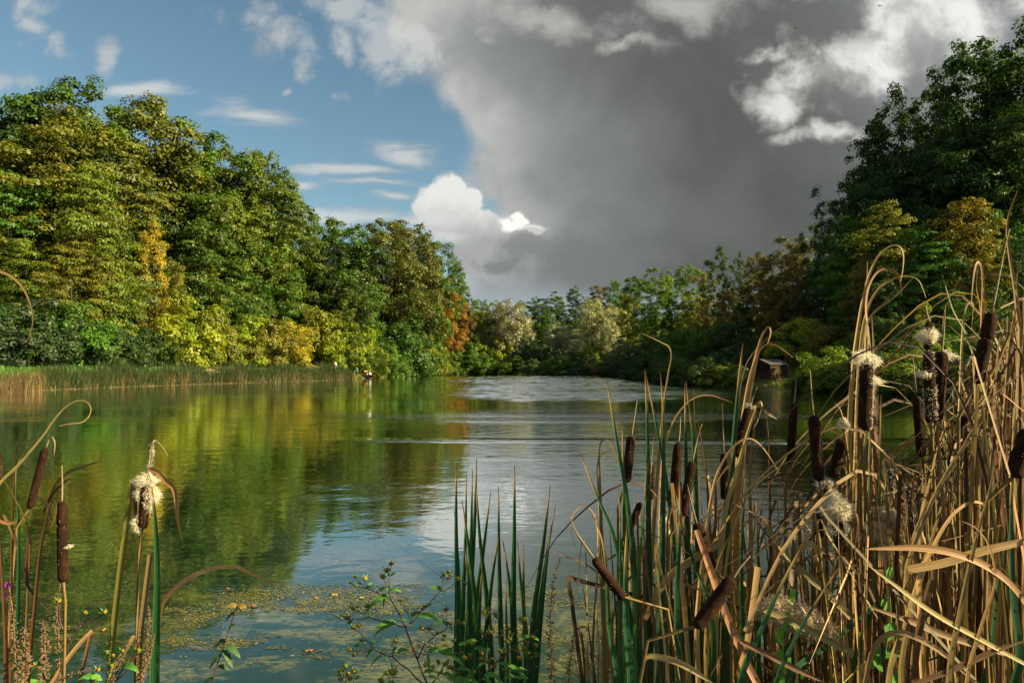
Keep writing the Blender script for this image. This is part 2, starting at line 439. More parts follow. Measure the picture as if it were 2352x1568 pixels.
def blade_mat(name, green):
    m, t = material(name)
    uvn = t.new('ShaderNodeUVMap', uv_map='uv').outputs[0]
    oi = t.new('ShaderNodeObjectInfo')
    off = t.m('MULTIPLY', oi.outputs['Random'], 37.0)
    uu, vv, _ = t.sep(uvn)
    vec = t.xyz(t.m('MULTIPLY', uu, 9.0), t.m('MULTIPLY', vv, 3.0), off)
    st, _ = t.noise(vec, 1.0, 4, 0.6)
    sp, _ = t.noise(t.xyz(t.m('MULTIPLY', uu, 2.5), t.m('MULTIPLY', vv, 26.0), off), 1.0, 3, 0.6)
    base = oi.outputs['Color']
    if green:
        c = t.mix(t.ss(st, 0.35, 0.65), t.mix(1.0, base, (0.72, 0.78, 0.8), 'MULTIPLY'), t.mix(1.0, base, (1.3, 1.2, 1.0), 'MULTIPLY'))
        edge_ = t.ss(t.m('ABSOLUTE', t.m('SUBTRACT', uu, 0.5)), 0.40, 0.5, 0, 0.5)
        c = t.mix(edge_, c, (0.14, 0.20, 0.03))
        tip = t.ss(t.m('ADD', vv, t.m('MULTIPLY', t.m('SUBTRACT', st, 0.5), 0.06)), 0.925, 0.975)
        c = t.mix(tip, c, (0.36, 0.22, 0.085)); c = t.mix(t.ss(vv, 0.975, 0.995), c, (0.13, 0.055, 0.025))
        trf = 0.22
    else:
        c = t.mix(t.ss(st, 0.3, 0.7), t.mix(1.0, base, (0.62, 0.52, 0.42), 'MULTIPLY'), t.mix(1.0, base, (1.22, 1.2, 1.15), 'MULTIPLY'))
        c = t.mix(t.ss(sp, 0.62, 0.74, 0, 0.75), c, (0.075, 0.040, 0.018))
        tip = t.ss(vv, 0.93, 1.0, 0, 0.6); c = t.mix(tip, c, (0.15, 0.07, 0.03))
        trf = 0.16
    nb = bump(t, t.m('SINE', t.m('MULTIPLY', uu, 44.0)), 0.25, 0.002)
    p = principled(t, c, 0.55 if not green else 0.42, 0.35, nb)
    tr = t.new('ShaderNodeBsdfTranslucent'); t.l.new(t.mix(1.0, c, (1.3, 1.25, 0.7), 'MULTIPLY'), tr.inputs[0])
    ms = t.new('ShaderNodeMixShader'); ms.inputs[0].default_value = trf
    t.l.new(p, ms.inputs[1]); t.l.new(tr.outputs[0], ms.inputs[2])
    out(t, ms.outputs[0]); return m
M_DRY = blade_mat('dry_reed', False)
M_GREEN = blade_mat('green_reed', True)

def simple(name, c1, c2, scale=40, rough=0.8, b=0.3, bd=0.01, spec=0.2, stretch=(1, 1, 1)):
    m, t = material(name); g = t.new('ShaderNodeTexCoord').outputs['Object']
    n, _ = t.noise(t.scale(g, stretch), scale, 4, 0.6)
    out(t, principled(t, t.mix(t.ss(n, 0.3, 0.7), c1, c2), rough, spec, bump(t, n, b, bd))); return m
def spike_mat():
    m, t = material('cattail_velvet'); g = t.new('ShaderNodeTexCoord').outputs['Object']; oi = t.new('ShaderNodeObjectInfo')
    gg = t.new('ShaderNodeVectorMath', operation='ADD'); t.put(gg.inputs[0], g); t.put(gg.inputs[1], t.xyz(t.m('MULTIPLY', oi.outputs['Random'], 9.0), 0.0, 0.0)); gv_ = gg.outputs[0]
    n, _ = t.noise(gv_, 320, 4, 0.65); b_, _ = t.noise(t.scale(gv_, (1, 1, 0.45)), 38, 4, 0.6); sc, _ = t.noise(t.scale(gv_, (1, 1, 2.2)), 120, 3, 0.6)
    c = t.mix(t.ss(n, 0.3, 0.7), (0.009, 0.0036, 0.0024), (0.026, 0.010, 0.005))
    c = t.mix(t.ss(b_, 0.45, 0.72, 0, 0.8), c, (0.042, 0.017, 0.008))
    c = t.mix(t.ss(sc, 0.66, 0.74, 0, 0.7), c, (0.10, 0.06, 0.035))
    p_ = principled(t, c, 0.9, 0.1, bump(t, t.m('ADD', n, t.m('MULTIPLY', b_, 2.0)), 0.9, 0.003))
    out(t, p_); return m
M_SPIKE = spike_mat()
M_STEM = simple('reed_stem', (0.10, 0.075, 0.025), (0.16, 0.09, 0.03), 30, 0.6)
M_TAIL = simple('dry_flower_tail', (0.12, 0.085, 0.05), (0.26, 0.19, 0.12), 300, 0.9, 0.6, 0.002)
def hair_mat(name, col, tr_):
    m, t = material(name)
    d = t.new('ShaderNodeBsdfDiffuse'); d.inputs[0].default_value = (*col, 1)
    tr = t.new('ShaderNodeBsdfTranslucent'); tr.inputs[0].default_value = (*col, 1)
    ms = t.new('ShaderNodeMixShader'); ms.inputs[0].default_value = tr_
    t.l.new(d.outputs[0], ms.inputs[1]); t.l.new(tr.outputs[0], ms.inputs[2]); out(t, ms.outputs[0]); return m
M_FLUFF = hair_mat('seed_fluff', (0.74, 0.67, 0.55), 0.45)
M_FLUFFD = hair_mat('seed_fluff_weathered', (0.46, 0.36, 0.25), 0.3)
M_PSTEM = simple('purple_stem', (0.050, 0.020, 0.030), (0.085, 0.04, 0.045), 30, 0.5)
M_DISC = simple('flower_disc', (0.10, 0.045, 0.012), (0.30, 0.17, 0.02), 350, 0.8, 0.8, 0.002)
M_DISCY = simple('young_flower_disc', (0.12, 0.07, 0.008), (0.30, 0.20, 0.02), 350, 0.8, 0.8, 0.002)
M_SEED = simple('dead_seed_spike', (0.075, 0.045, 0.025), (0.17, 0.11, 0.065), 200, 0.9)
M_PURPLE = simple('loosestrife_petal', (0.35, 0.03, 0.30), (0.5, 0.07, 0.42), 90, 0.6)
M_WOOD = simple('weathered_wood', (0.035, 0.02, 0.012), (0.08, 0.048, 0.028), 12, 0.85, 0.5, 0.02, 0.15, (1, 1, 6))
M_ROOF = simple('grey_roof_felt', (0.035, 0.035, 0.037), (0.07, 0.07, 0.072), 8, 0.8)
M_DARK = simple('dark_wood_and_interior_shade', (0.012, 0.008, 0.006), (0.03, 0.02, 0.012), 8, 0.9)
M_WHITE = simple('white_cloth', (0.72, 0.72, 0.70), (0.82, 0.82, 0.80), 10, 0.7)
M_SKIN = simple('skin', (0.42, 0.24, 0.16), (0.46, 0.27, 0.18), 20, 0.5)
M_HAIR = simple('dark_hair', (0.02, 0.013, 0.01), (0.035, 0.022, 0.015), 60, 0.5)
M_TEAL = simple('teal_cloth', (0.04, 0.20, 0.15), (0.06, 0.27, 0.20), 20, 0.8)
M_ORANGE = simple('orange_cloth', (0.62, 0.27, 0.04), (0.72, 0.34, 0.06), 20, 0.8)
M_NAVY = simple('dark_trousers', (0.015, 0.025, 0.04), (0.03, 0.045, 0.065), 20, 0.8)
M_BEIGE = simple('beige_trousers', (0.40, 0.33, 0.24), (0.5, 0.42, 0.31), 20, 0.8)
M_PALE = simple('pale_stone', (0.45, 0.43, 0.38), (0.66, 0.63, 0.57), 15, 0.85)
M_BIRD = simple('bird_plumage', (0.012, 0.012, 0.014), (0.03, 0.03, 0.032), 20, 0.7)

# ------------------------------------------------------------------ terrain and pond
def shore(px, py):
    Y = EYE * 682 / (py - 363); return ((px - 512) / 682 * Y, Y)
POND = [shore(*a) for a in ((0, 391.7), (60, 389), (138, 386), (220, 383.2), (300, 380.8), (340, 379.4), (357, 378.8), (387, 376.6), (415, 374.9), (441, 373.7),
                            (470, 373.4), (503, 373.6), (552, 374.3), (602, 375.8), (629, 377), (650, 380), (665, 382.6), (702, 386), (757, 388), (805, 390.5), (892, 394))]
POND += [(38, 50), (40, 34), (32, 19), (19, 10), (10, 5.6), (5, 3.1), (0, 2.5), (-6, 3.0), (-20, 5.5), (-40, 13), (-58, 30), (-59, 50)]
PN = np.array(POND)
def pond_dist(x, y):
    """distance outside the pond's edge (negative inside)"""
    x = np.asarray(x, float); y = np.asarray(y, float)
    best = np.full(x.shape, 1e9); ins = np.zeros(x.shape, bool)
    for (ax, ay), (bx, by) in zip(PN, np.roll(PN, -1, 0)):
        ex, ey = bx - ax, by - ay
        t = np.clip(((x - ax) * ex + (y - ay) * ey) / (ex * ex + ey * ey), 0, 1)
        best = np.minimum(best, (x - ax - t * ex) ** 2 + (y - ay - t * ey) ** 2)
        c = (ay > y) != (by > y)
        with np.errstate(divide='ignore', invalid='ignore'):
            ins ^= c & (x < (bx - ax) * (y - ay) / (by - ay) + ax)
    d = np.sqrt(best)
    return np.where(ins, -d, d)
def sstep(x, a, b):
    t = np.clip((x - a) / (b - a), 0, 1); return t * t * (3 - 2 * t)
def ground_z(x, y):
    x = np.asarray(x, float); y = np.asarray(y, float)
    d = pond_dist(x, y)
    near = 1 - sstep(y, 8, 22)
    left = sstep(-x, -6, 14) * (1 - sstep(y, 150, 185))
    right = sstep(x, 8, 26)
    zn = np.minimum(1.1, 0.44 * d)
    zl = 2.9 * sstep(d, -1.5, 9) - 0.25 + np.maximum(d - 11, 0) * 0.16
    zr = np.minimum(0.5 + np.maximum(d - 4, 0) * 0.27, 0.25 * d + 0.02)
    zr = np.where(d > 60, 0.5 + 56 * 0.27 + (d - 60) * 0.1, zr)
    zf = np.minimum(0.4 + np.maximum(d - 6, 0) * 0.13, 0.2 * d + 0.02)
    wsum = left + right + 0.35
    z = (zl * left + zr * right + zf * 0.35) / wsum
    z = z * (1 - near) + zn * near
    z = np.minimum(z, 26 + 6 * np.sin(x * 0.011) * np.sin(y * 0.013))
    wob = 0.12 * np.sin(x * 0.9 + 1.3) * np.sin(y * 0.8) * sstep(d, 1.5, 6) * sstep(y, 10, 20)
    return np.where(d < 0, np.maximum(-2.0, 0.5 * d), np.maximum(z, 0.12 * np.minimum(d, 3)) + wob)
gz = lambda x, y: float(ground_z(np.array([x]), np.array([y]))[0])

xs = np.concatenate([[-2500, -1200, -600, -330], np.arange(-200, 181, 1.6), [260, 400, 700, 1300, 2500]])
ys = np.concatenate([[-1500, -600, -200, -80, -30, -12], np.arange(-5, 24, 0.7), np.arange(24, 265, 1.7), [300, 380, 520, 800, 1400, 2800]])
X, Yg = np.meshgrid(xs, ys)
Z = ground_z(X.ravel(), Yg.ravel())
nx, ny = len(xs), len(ys)
idx = np.arange(nx * ny).reshape(ny, nx)
F = np.stack([idx[:-1, :-1], idx[:-1, 1:], idx[1:, 1:], idx[1:, :-1]], -1).reshape(-1, 4)
tag(part('ground', mesh_np('ground', np.stack([X.ravel(), Yg.ravel(), Z], 1), F, M_GROUND, True)), kind='structure')
tag(part('pond_water', mesh_py('pond_water', [(-80, -8, 0), (70, -8, 0), (70, 192, 0), (-80, 192, 0)], [(0, 1, 2, 3)], M_WATER)), kind='structure')

# short steep waves where the wind strokes the far half of the pond: real relief, so their near faces show
wx0, wx1, wy0, wy1 = -22.0, 24.0, 44.0, 150.0
wxs = np.arange(wx0, wx1, 0.30)
wys = [wy0]
while wys[-1] < wy1: wys.append(wys[-1] + 0.12 * max(1.0, wys[-1] / 75))
wys = np.array(wys)
WX, WY = np.meshgrid(wxs, wys)
wr = np.random.default_rng(4)
hgt = np.zeros_like(WX)
for k in range(26):
    lam = wr.uniform(0.75, 1.9) * np.maximum(1.0, 1.0); th = wr.normal(0, 0.42); kx, ky = math.sin(th) * 2 * math.pi / lam, math.cos(th) * 2 * math.pi / lam
    hgt += 0.0062 * lam * np.sin(kx * WX + ky * WY + wr.uniform(0, 6.28) + 0.8 * np.sin(0.11 * WX + wr.uniform(0, 6.28)))
wob_ = 4.5 * np.sin(0.09 * WY + 0.6) + 2.5 * np.sin(0.23 * WY) + 1.2 * np.sin(0.6 * WY)
edge_l = sstep(WX - (-9.0 - 0.055 * (WY - 60) + wob_ * .8), 0, 7)
edge_r = 1 - sstep(WX, 14, 23)
near_e = sstep(WY + 3.0 * np.sin(WX * 0.25) + 1.5 * np.sin(WX * 0.71 + 1), 47, 60)
strk = 0.42 + 0.58 * sstep(np.sin(0.52 * WY + 0.05 * WX + 1.6 * np.sin(0.13 * WX + 0.3 * WY)) + 0.5 * np.sin(1.3 * WY - 0.1 * WX), -0.9, 0.5)
msk = edge_l * edge_r * near_e * strk * (1 - sstep(WY, 140, 150))
zz_ = 0.005 + msk * (0.09 + hgt)
nwx, nwy = len(wxs), len(wys); wi = np.arange(nwx * nwy).reshape(nwy, nwx)
WF = np.stack([wi[:-1, :-1], wi[:-1, 1:], wi[1:, 1:], wi[1:, :-1]], -1).reshape(-1, 4)
keep = (msk.ravel()[WF].max(1) > 0.01)
tag(part('pond_wind_ripples', mesh_np('pond_wind_ripples', np.stack([WX.ravel(), WY.ravel(), np.maximum(zz_, 0.004).ravel()], 1), WF[keep], M_WATER, True)), kind='structure')

# ------------------------------------------------------------------ trees
def unit(a): return a / np.maximum(np.linalg.norm(a, axis=1, keepdims=True), 1e-9)
def crown_mesh(name, seed, H, base, prof, W, ncl, cr, leaves, flat, ls, mat, inner=0.45, lobes=0.28, up=0.35, asp=0.6):
    r = np.random.default_rng(seed)
    C = []
    ph = r.uniform(0, 6.28, 4); tries = 0
    while len(C) < ncl and tries < ncl * 40:
        tries += 1
        t = r.uniform(0, 1); az = r.uniform(0, 6.283)
        R = W * prof(t) * (1 + lobes * math.sin(2 * az + ph[0] + 3 * t) + lobes * 0.8 * math.sin(3 * az + ph[1] - 7 * t))
        if r.uniform() > max(prof(t), 0.25): continue
        rr = max(R - cr * 0.5, 0.1) * (inner + (1 - inner) * math.sqrt(r.uniform()))
        c = np.array([rr * math.cos(az), rr * math.sin(az), base * H + t * (1 - base) * H - cr * 0.4])
        if any(np.sum(((c - q[:3]) / np.array([1, 1, max(flat, .6)])) ** 2) < (0.95 * cr) ** 2 for q in C): continue
        C.append(np.array([*c, cr * r.uniform(0.65, 1.25)]))
    C = np.array(C)
    n = (leaves * (C[:, 3] / cr) ** 2).astype(int)
    ci = np.repeat(np.arange(len(C)), n); N = len(ci)
    ctr = C[ci]
    outv = ctr[:, :3] - np.array([0, 0, H * (base + (1 - base) * 0.35)])
    outv = unit(outv * np.array([1, 1, 0.6]))
    d = unit(unit(r.normal(size=(N, 3))) + outv * 0.38 + np.array([0, 0, up]))
    # twiggy sub-lobes inside each clump
    k1 = r.normal(size=(len(C), 3, 3)) * 2.6; p1 = r.uniform(0, 6.28, (len(C), 3))
    lob = 1 + 0.22 * np.sin(np.einsum('nij,nj->ni', k1[ci], d) + p1[ci]).sum(1)
    rad = ctr[:, 3] * (0.45 + 0.6 * r.uniform(0, 1, N) ** 0.6) * lob
    p = ctr[:, :3] + d * rad[:, None] * np.array([1, 1, flat])
    # droop of outer leaves
    nrm = unit(d * 1.3 + np.array([0, 0, 0.30]) + r.normal(size=(N, 3)) * 0.42)
    a = unit(np.cross(nrm, unit(r.normal(size=(N, 3)))))
    b = np.cross(nrm, a)
    l = ls * r.uniform(0.6, 1.35, N)[:, None]
    V = np.stack([p - a * l, p + b * l * asp - nrm * l * 0.15, p + a * l, p - b * l * asp - nrm * l * 0.15], 1).reshape(-1, 3)
    F = np.arange(N * 4).reshape(-1, 4)
    cl = r.uniform(0, 1, len(C))
    sh = np.clip(cl[ci] * 0.55 + r.uniform(0, 1, N) * 0.45, 0, 1)
    return mesh_np(name, V, F, mat, False, sh), C
def trunk_mesh(name, seed, H, base, C, r0, nlimb, top=0.8, wob=0.02):
    r = random.Random(seed); g = Geo()
    n = 9; pts = []
    wx = [r.uniform(-1, 1) for _ in range(4)]
    for i in range(n):
        t = i / (n - 1) * top
        pts.append(Vector((H * wob * (math.sin(4 * t + wx[0]) + wx[1] * t) - H * wob * math.sin(wx[0]), H * wob * (math.sin(5 * t + wx[2]) + wx[3] * t) - H * wob * math.sin(wx[2]), t * H - (0.6 if i == 0 else 0))))
    rads = [r0 * (1.35 if i == 0 else 1 - 0.88 * i / (n - 1)) for i in range(n)]
    g.tube(pts, rads, 7)
    order = list(range(len(C))); r.shuffle(order)
    for k in order[:nlimb]:
        c = Vector(C[k][:3]); hor = math.hypot(c.x, c.y)
        z0 = min(max(c.z - hor * r.uniform(0.5, 1.0), base * H * 0.7), top * H * 0.95)
        f = z0 / H / top * (n - 1); i = min(int(f), n - 2); s = pts[i].lerp(pts[i + 1], f - i)
        rr = max(rads[i] * 0.42, 0.02)
        mid = s.lerp(c, 0.5) + Vector((0, 0, -0.08 * hor)) + Vector((r.uniform(-.3, .3), r.uniform(-.3, .3), 0)) * (0.1 * hor)
        g.tube(catmull([s, mid, c], 6), [rr * (1 - 0.8 * j / 5) for j in range(6)], 5, False)
    return g.mesh(name, M_BARK)

KIND = {}
def kind(key, nseed, H, base, prof, W, ncl, cr, leaves, flat, ls, mat=None, r0=0.3, nlimb=22, top=0.85, wob=0.015, **kw):
    for i in range(nseed):
        sd_ = abs(hash_(key)) + i * 17
        cm, C = crown_mesh('crown_' + key, sd_, H, base, prof, W, ncl, cr, leaves, flat, ls, mat or M_LEAF, **kw)
        KIND.setdefault(key, []).append((cm, trunk_mesh('trunk_' + key, sd_, H, base, C, r0, nlimb, top, wob), H, W))
def hash_(s):
    h = 7
    for ch in s: h = (h * 31 + ord(ch)) % 99991
    return h
dome = lambda t: max(0.0, 1 - (abs(t - 0.38) / 0.66) ** 2.2) ** 0.5 if t > 0.38 else max(0.0, 1 - ((0.38 - t) / 0.62) ** 2) ** 0.5
egg = lambda t: math.sqrt(max(0, 1 - ((t - 0.45) / 0.57) ** 2))
bush = lambda t: math.sqrt(max(0, 1 - (t / 1.04) ** 2.4)) * (0.8 + 0.2 * min(1, t * 4))
col_ = lambda t: max(0.0, 1 - t ** 3) ** 0.5 * (0.7 + 0.3 * min(1, t * 5))
kind('tall', 5, 24, 0.08, dome, 5.3, 105, 1.35, 215, 0.62, 0.18, r0=0.32, lobes=0.42, inner=0.45)
kind('tiered', 3, 22, 0.08, dome, 6.0, 120, 1.6, 230, 0.40, 0.165, up=0.5, r0=0.3, inner=0.55)
kind('spire', 3, 22, 0.12, col_, 4.0, 90, 1.15, 190, 0.75, 0.17, lobes=0.35, r0=0.28)
kind('open', 2, 24, 0.38, egg, 7.2, 115, 1.35, 200, 0.65, 0.175, inner=0.35, r0=0.36, nlimb=45, top=0.9, wob=0.02)
kind('lacy', 3, 24, 0.14, egg, 5.2, 100, 1.1, 170, 0.8, 0.17, inner=0.3, lobes=0.42, r0=0.28, nlimb=50, top=0.95)
kind('willow', 3, 14, 0.04, egg, 4.4, 75, 1.25, 320, 1.35, 0.15, mat=M_WILLOW, asp=0.4, up=0.75, inner=0.35, lobes=0.2, r0=0.25)
kind('shrub', 4, 5, 0.0, bush, 3.2, 60, 0.75, 210, 0.8, 0.12, up=0.25, r0=0.07, nlimb=14, top=0.7)

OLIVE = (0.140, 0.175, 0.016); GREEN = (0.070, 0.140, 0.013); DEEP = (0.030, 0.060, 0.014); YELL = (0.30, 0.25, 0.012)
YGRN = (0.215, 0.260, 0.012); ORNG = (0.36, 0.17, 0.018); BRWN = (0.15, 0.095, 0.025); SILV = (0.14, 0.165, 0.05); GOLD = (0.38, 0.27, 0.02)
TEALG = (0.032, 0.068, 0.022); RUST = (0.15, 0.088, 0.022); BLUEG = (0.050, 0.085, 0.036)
treeR = random.Random(5)
def tree(px, top, Y, key, wscale, col, label, group=None, name=None, base_py=None):
    """plant a tree at distance Y so that it stands as tall as it looks"""
    x = (px - 512) / 682 * Y
    z0 = gz(x, Y)
    H = max(P(px, top, Y).z - z0, 1.2)
    vs = KIND[key]; cm, tm, H0, W0 = vs[treeR.randrange(len(vs))]
    s = H / H0
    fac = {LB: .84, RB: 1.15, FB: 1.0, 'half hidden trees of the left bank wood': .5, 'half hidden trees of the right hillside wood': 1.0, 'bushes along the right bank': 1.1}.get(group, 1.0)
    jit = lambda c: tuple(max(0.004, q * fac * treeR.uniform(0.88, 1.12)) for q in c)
    nm = name or {'shrub': 'shrub', 'willow': 'willow_tree'}.get(key, 'broadleaf_tree')
    o = thing(nm, (x, Y, z0 - 0.1), label, 'shrub' if key == 'shrub' else 'tree', group)
    o.rotation_euler.z = treeR.uniform(0, 6.28)
    o.scale = (s * wscale, s * wscale, s)
    part('crown', cm, o, color=jit(col))
    part('trunk', tm, o)
    return o

# ------------------------------------------------------------------ the wood on the left bank
LB = 'trees of the left bank wood'; RB = 'trees of the right hillside wood'; FB = 'trees at the far end of the pond'
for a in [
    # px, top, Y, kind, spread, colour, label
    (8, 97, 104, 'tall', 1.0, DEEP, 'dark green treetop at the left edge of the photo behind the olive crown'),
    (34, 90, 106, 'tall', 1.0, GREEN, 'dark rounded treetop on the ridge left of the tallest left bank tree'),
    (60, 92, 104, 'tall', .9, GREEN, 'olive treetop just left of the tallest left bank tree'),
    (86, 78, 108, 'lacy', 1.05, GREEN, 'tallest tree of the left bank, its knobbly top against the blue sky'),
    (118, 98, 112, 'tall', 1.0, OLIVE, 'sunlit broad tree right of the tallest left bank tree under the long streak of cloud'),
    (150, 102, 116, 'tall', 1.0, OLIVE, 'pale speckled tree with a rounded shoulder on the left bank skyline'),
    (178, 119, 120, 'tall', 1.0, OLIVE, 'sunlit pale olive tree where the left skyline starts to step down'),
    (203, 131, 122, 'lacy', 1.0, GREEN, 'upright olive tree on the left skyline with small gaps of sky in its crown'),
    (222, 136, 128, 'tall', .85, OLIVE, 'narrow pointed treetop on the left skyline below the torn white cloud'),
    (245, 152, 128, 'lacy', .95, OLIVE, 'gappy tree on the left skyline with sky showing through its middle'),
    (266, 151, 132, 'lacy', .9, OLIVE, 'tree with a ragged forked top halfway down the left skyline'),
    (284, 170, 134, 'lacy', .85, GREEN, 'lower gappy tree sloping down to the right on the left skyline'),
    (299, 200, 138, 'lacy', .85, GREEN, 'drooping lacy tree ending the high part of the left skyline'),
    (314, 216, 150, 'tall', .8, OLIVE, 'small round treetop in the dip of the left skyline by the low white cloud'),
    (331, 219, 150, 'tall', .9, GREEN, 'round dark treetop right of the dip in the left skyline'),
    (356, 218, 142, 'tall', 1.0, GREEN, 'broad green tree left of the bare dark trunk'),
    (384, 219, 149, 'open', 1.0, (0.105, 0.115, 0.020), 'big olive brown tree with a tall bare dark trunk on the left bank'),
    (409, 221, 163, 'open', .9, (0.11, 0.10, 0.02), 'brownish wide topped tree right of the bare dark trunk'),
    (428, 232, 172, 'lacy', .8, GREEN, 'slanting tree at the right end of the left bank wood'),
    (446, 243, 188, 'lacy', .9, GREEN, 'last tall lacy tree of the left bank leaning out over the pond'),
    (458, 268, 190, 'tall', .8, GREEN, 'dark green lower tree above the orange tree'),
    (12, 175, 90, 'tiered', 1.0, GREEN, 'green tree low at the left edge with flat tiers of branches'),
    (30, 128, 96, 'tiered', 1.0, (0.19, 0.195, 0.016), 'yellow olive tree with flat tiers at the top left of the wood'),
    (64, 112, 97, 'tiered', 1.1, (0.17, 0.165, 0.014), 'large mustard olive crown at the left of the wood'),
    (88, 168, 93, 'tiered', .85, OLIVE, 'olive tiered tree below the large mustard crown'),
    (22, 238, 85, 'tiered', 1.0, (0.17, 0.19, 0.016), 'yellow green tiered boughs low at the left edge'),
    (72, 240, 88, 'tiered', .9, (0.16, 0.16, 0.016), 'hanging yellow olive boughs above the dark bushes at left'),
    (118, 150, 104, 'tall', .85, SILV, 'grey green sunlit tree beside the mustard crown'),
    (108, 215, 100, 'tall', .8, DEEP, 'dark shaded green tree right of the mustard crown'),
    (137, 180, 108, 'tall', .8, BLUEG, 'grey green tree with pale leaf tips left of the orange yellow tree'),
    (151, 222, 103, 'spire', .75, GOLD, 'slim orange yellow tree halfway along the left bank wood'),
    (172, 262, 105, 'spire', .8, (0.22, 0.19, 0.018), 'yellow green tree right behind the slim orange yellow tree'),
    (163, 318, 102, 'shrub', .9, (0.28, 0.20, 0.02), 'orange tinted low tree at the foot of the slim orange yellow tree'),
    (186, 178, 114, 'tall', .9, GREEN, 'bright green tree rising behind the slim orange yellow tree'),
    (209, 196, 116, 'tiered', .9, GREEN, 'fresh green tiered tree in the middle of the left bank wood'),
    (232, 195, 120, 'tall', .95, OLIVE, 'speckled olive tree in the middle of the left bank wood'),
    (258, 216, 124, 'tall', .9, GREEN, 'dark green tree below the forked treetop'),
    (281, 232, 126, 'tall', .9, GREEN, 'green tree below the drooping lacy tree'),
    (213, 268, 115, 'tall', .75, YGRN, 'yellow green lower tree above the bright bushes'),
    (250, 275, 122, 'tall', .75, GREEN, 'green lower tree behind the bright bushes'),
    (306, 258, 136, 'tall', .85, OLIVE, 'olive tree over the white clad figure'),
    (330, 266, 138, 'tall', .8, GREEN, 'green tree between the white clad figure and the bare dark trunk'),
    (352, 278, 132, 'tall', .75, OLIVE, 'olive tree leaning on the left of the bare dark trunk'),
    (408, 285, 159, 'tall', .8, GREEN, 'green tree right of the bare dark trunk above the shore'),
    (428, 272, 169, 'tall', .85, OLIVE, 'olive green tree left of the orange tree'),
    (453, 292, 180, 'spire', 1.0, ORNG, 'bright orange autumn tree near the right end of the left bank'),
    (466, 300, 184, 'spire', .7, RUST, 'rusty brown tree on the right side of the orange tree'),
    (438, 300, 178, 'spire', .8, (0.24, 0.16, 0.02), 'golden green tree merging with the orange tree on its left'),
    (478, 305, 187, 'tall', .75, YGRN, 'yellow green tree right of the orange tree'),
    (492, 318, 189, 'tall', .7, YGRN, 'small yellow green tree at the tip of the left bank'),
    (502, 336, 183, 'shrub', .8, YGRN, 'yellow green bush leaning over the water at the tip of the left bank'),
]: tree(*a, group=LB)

for a in [
    (10, 306, 80, 'shrub', 1.2, DEEP, 'dark bush at the left edge above the grassy bank'),  # dark bushes in this corner: shade is put into their leaf colour
    (38, 300, 82, 'shrub', 1.2, (0.035, 0.06, 0.03), 'grey green dark bush near the left edge above the grassy bank'),
    (66, 312, 84, 'shrub', 1.1, DEEP, 'dark bush below the hanging yellow olive boughs'),
    (84, 302, 87, 'shrub', 1.0, GREEN, 'green bush catching some light among the dark bushes'),
    (104, 322, 88, 'shrub', 1.1, DEEP, 'low dark bush between the lit green bush and the orange yellow tree'),
    (126, 318, 92, 'shrub', 1.0, DEEP, 'dark green bush at the left foot of the orange yellow tree'),
    (146, 326, 95, 'shrub', 1.0, (0.04, 0.07, 0.015), 'half lit green bush in front of the orange yellow tree'),
    (186, 296, 101, 'shrub', .9, YGRN, 'tall pale yellow green bush right of the orange yellow tree'),
    (178, 322, 99, 'shrub', 1.0, YGRN, 'glowing yellow green bush above the sandy patch'),
    (206, 312, 104, 'shrub', 1.0, (0.15, 0.16, 0.018), 'round bright bush right of the glowing bush'),
    (228, 326, 107, 'shrub', 1.1, (0.19, 0.165, 0.016), 'yellow bush in the middle of the bright bushes'),
    (246, 315, 110, 'shrub', 1.0, YGRN, 'lime bush right of the yellow bush'),
    (268, 318, 112, 'shrub', 1.1, (0.16, 0.15, 0.018), 'yellow green bush behind the middle of the reeds'),
    (290, 322, 119, 'shrub', 1.0, YELL, 'golden bush left of the white clad figure'),
    (310, 308, 128, 'shrub', 1.0, (0.19, 0.17, 0.02), 'tall golden green bush behind the white clad figure'),
    (328, 318, 131, 'shrub', 1.0, YGRN, 'lime bush just behind the white clad figure'),
    (350, 322, 131, 'shrub', 1.0, YGRN, 'bright leafy bush between the figure and the bare dark trunk'),
    (368, 338, 128, 'shrub', .8, OLIVE, 'low olive bush on the bank behind the jetty'),
    (398, 322, 147, 'shrub', 1.1, (0.05, 0.115, 0.016), 'fresh green bush at the foot of the bare dark trunk'),
    (388, 344, 140, 'shrub', 1.1, GREEN, 'low spreading green bush by the jetty'),
    (408, 336, 153, 'shrub', 1.1, (0.05, 0.11, 0.018), 'big green bush reaching down to the water right of the jetty'),
    (424, 345, 161, 'shrub', 1.2, (0.19, 0.19, 0.015), 'low glowing yellow bush overhanging the water below the orange tree'),
    (441, 345, 176, 'shrub', 1.1, OLIVE, 'olive bush hanging over the water under the orange tree'),
    (468, 342, 180, 'shrub', 1.1, GREEN, 'dark olive bush behind the fallen log'),
    (480, 344, 182, 'shrub', 1.1, OLIVE, 'lit olive bush above the fallen log'),
]: tree(*a, group='bushes along the left bank')

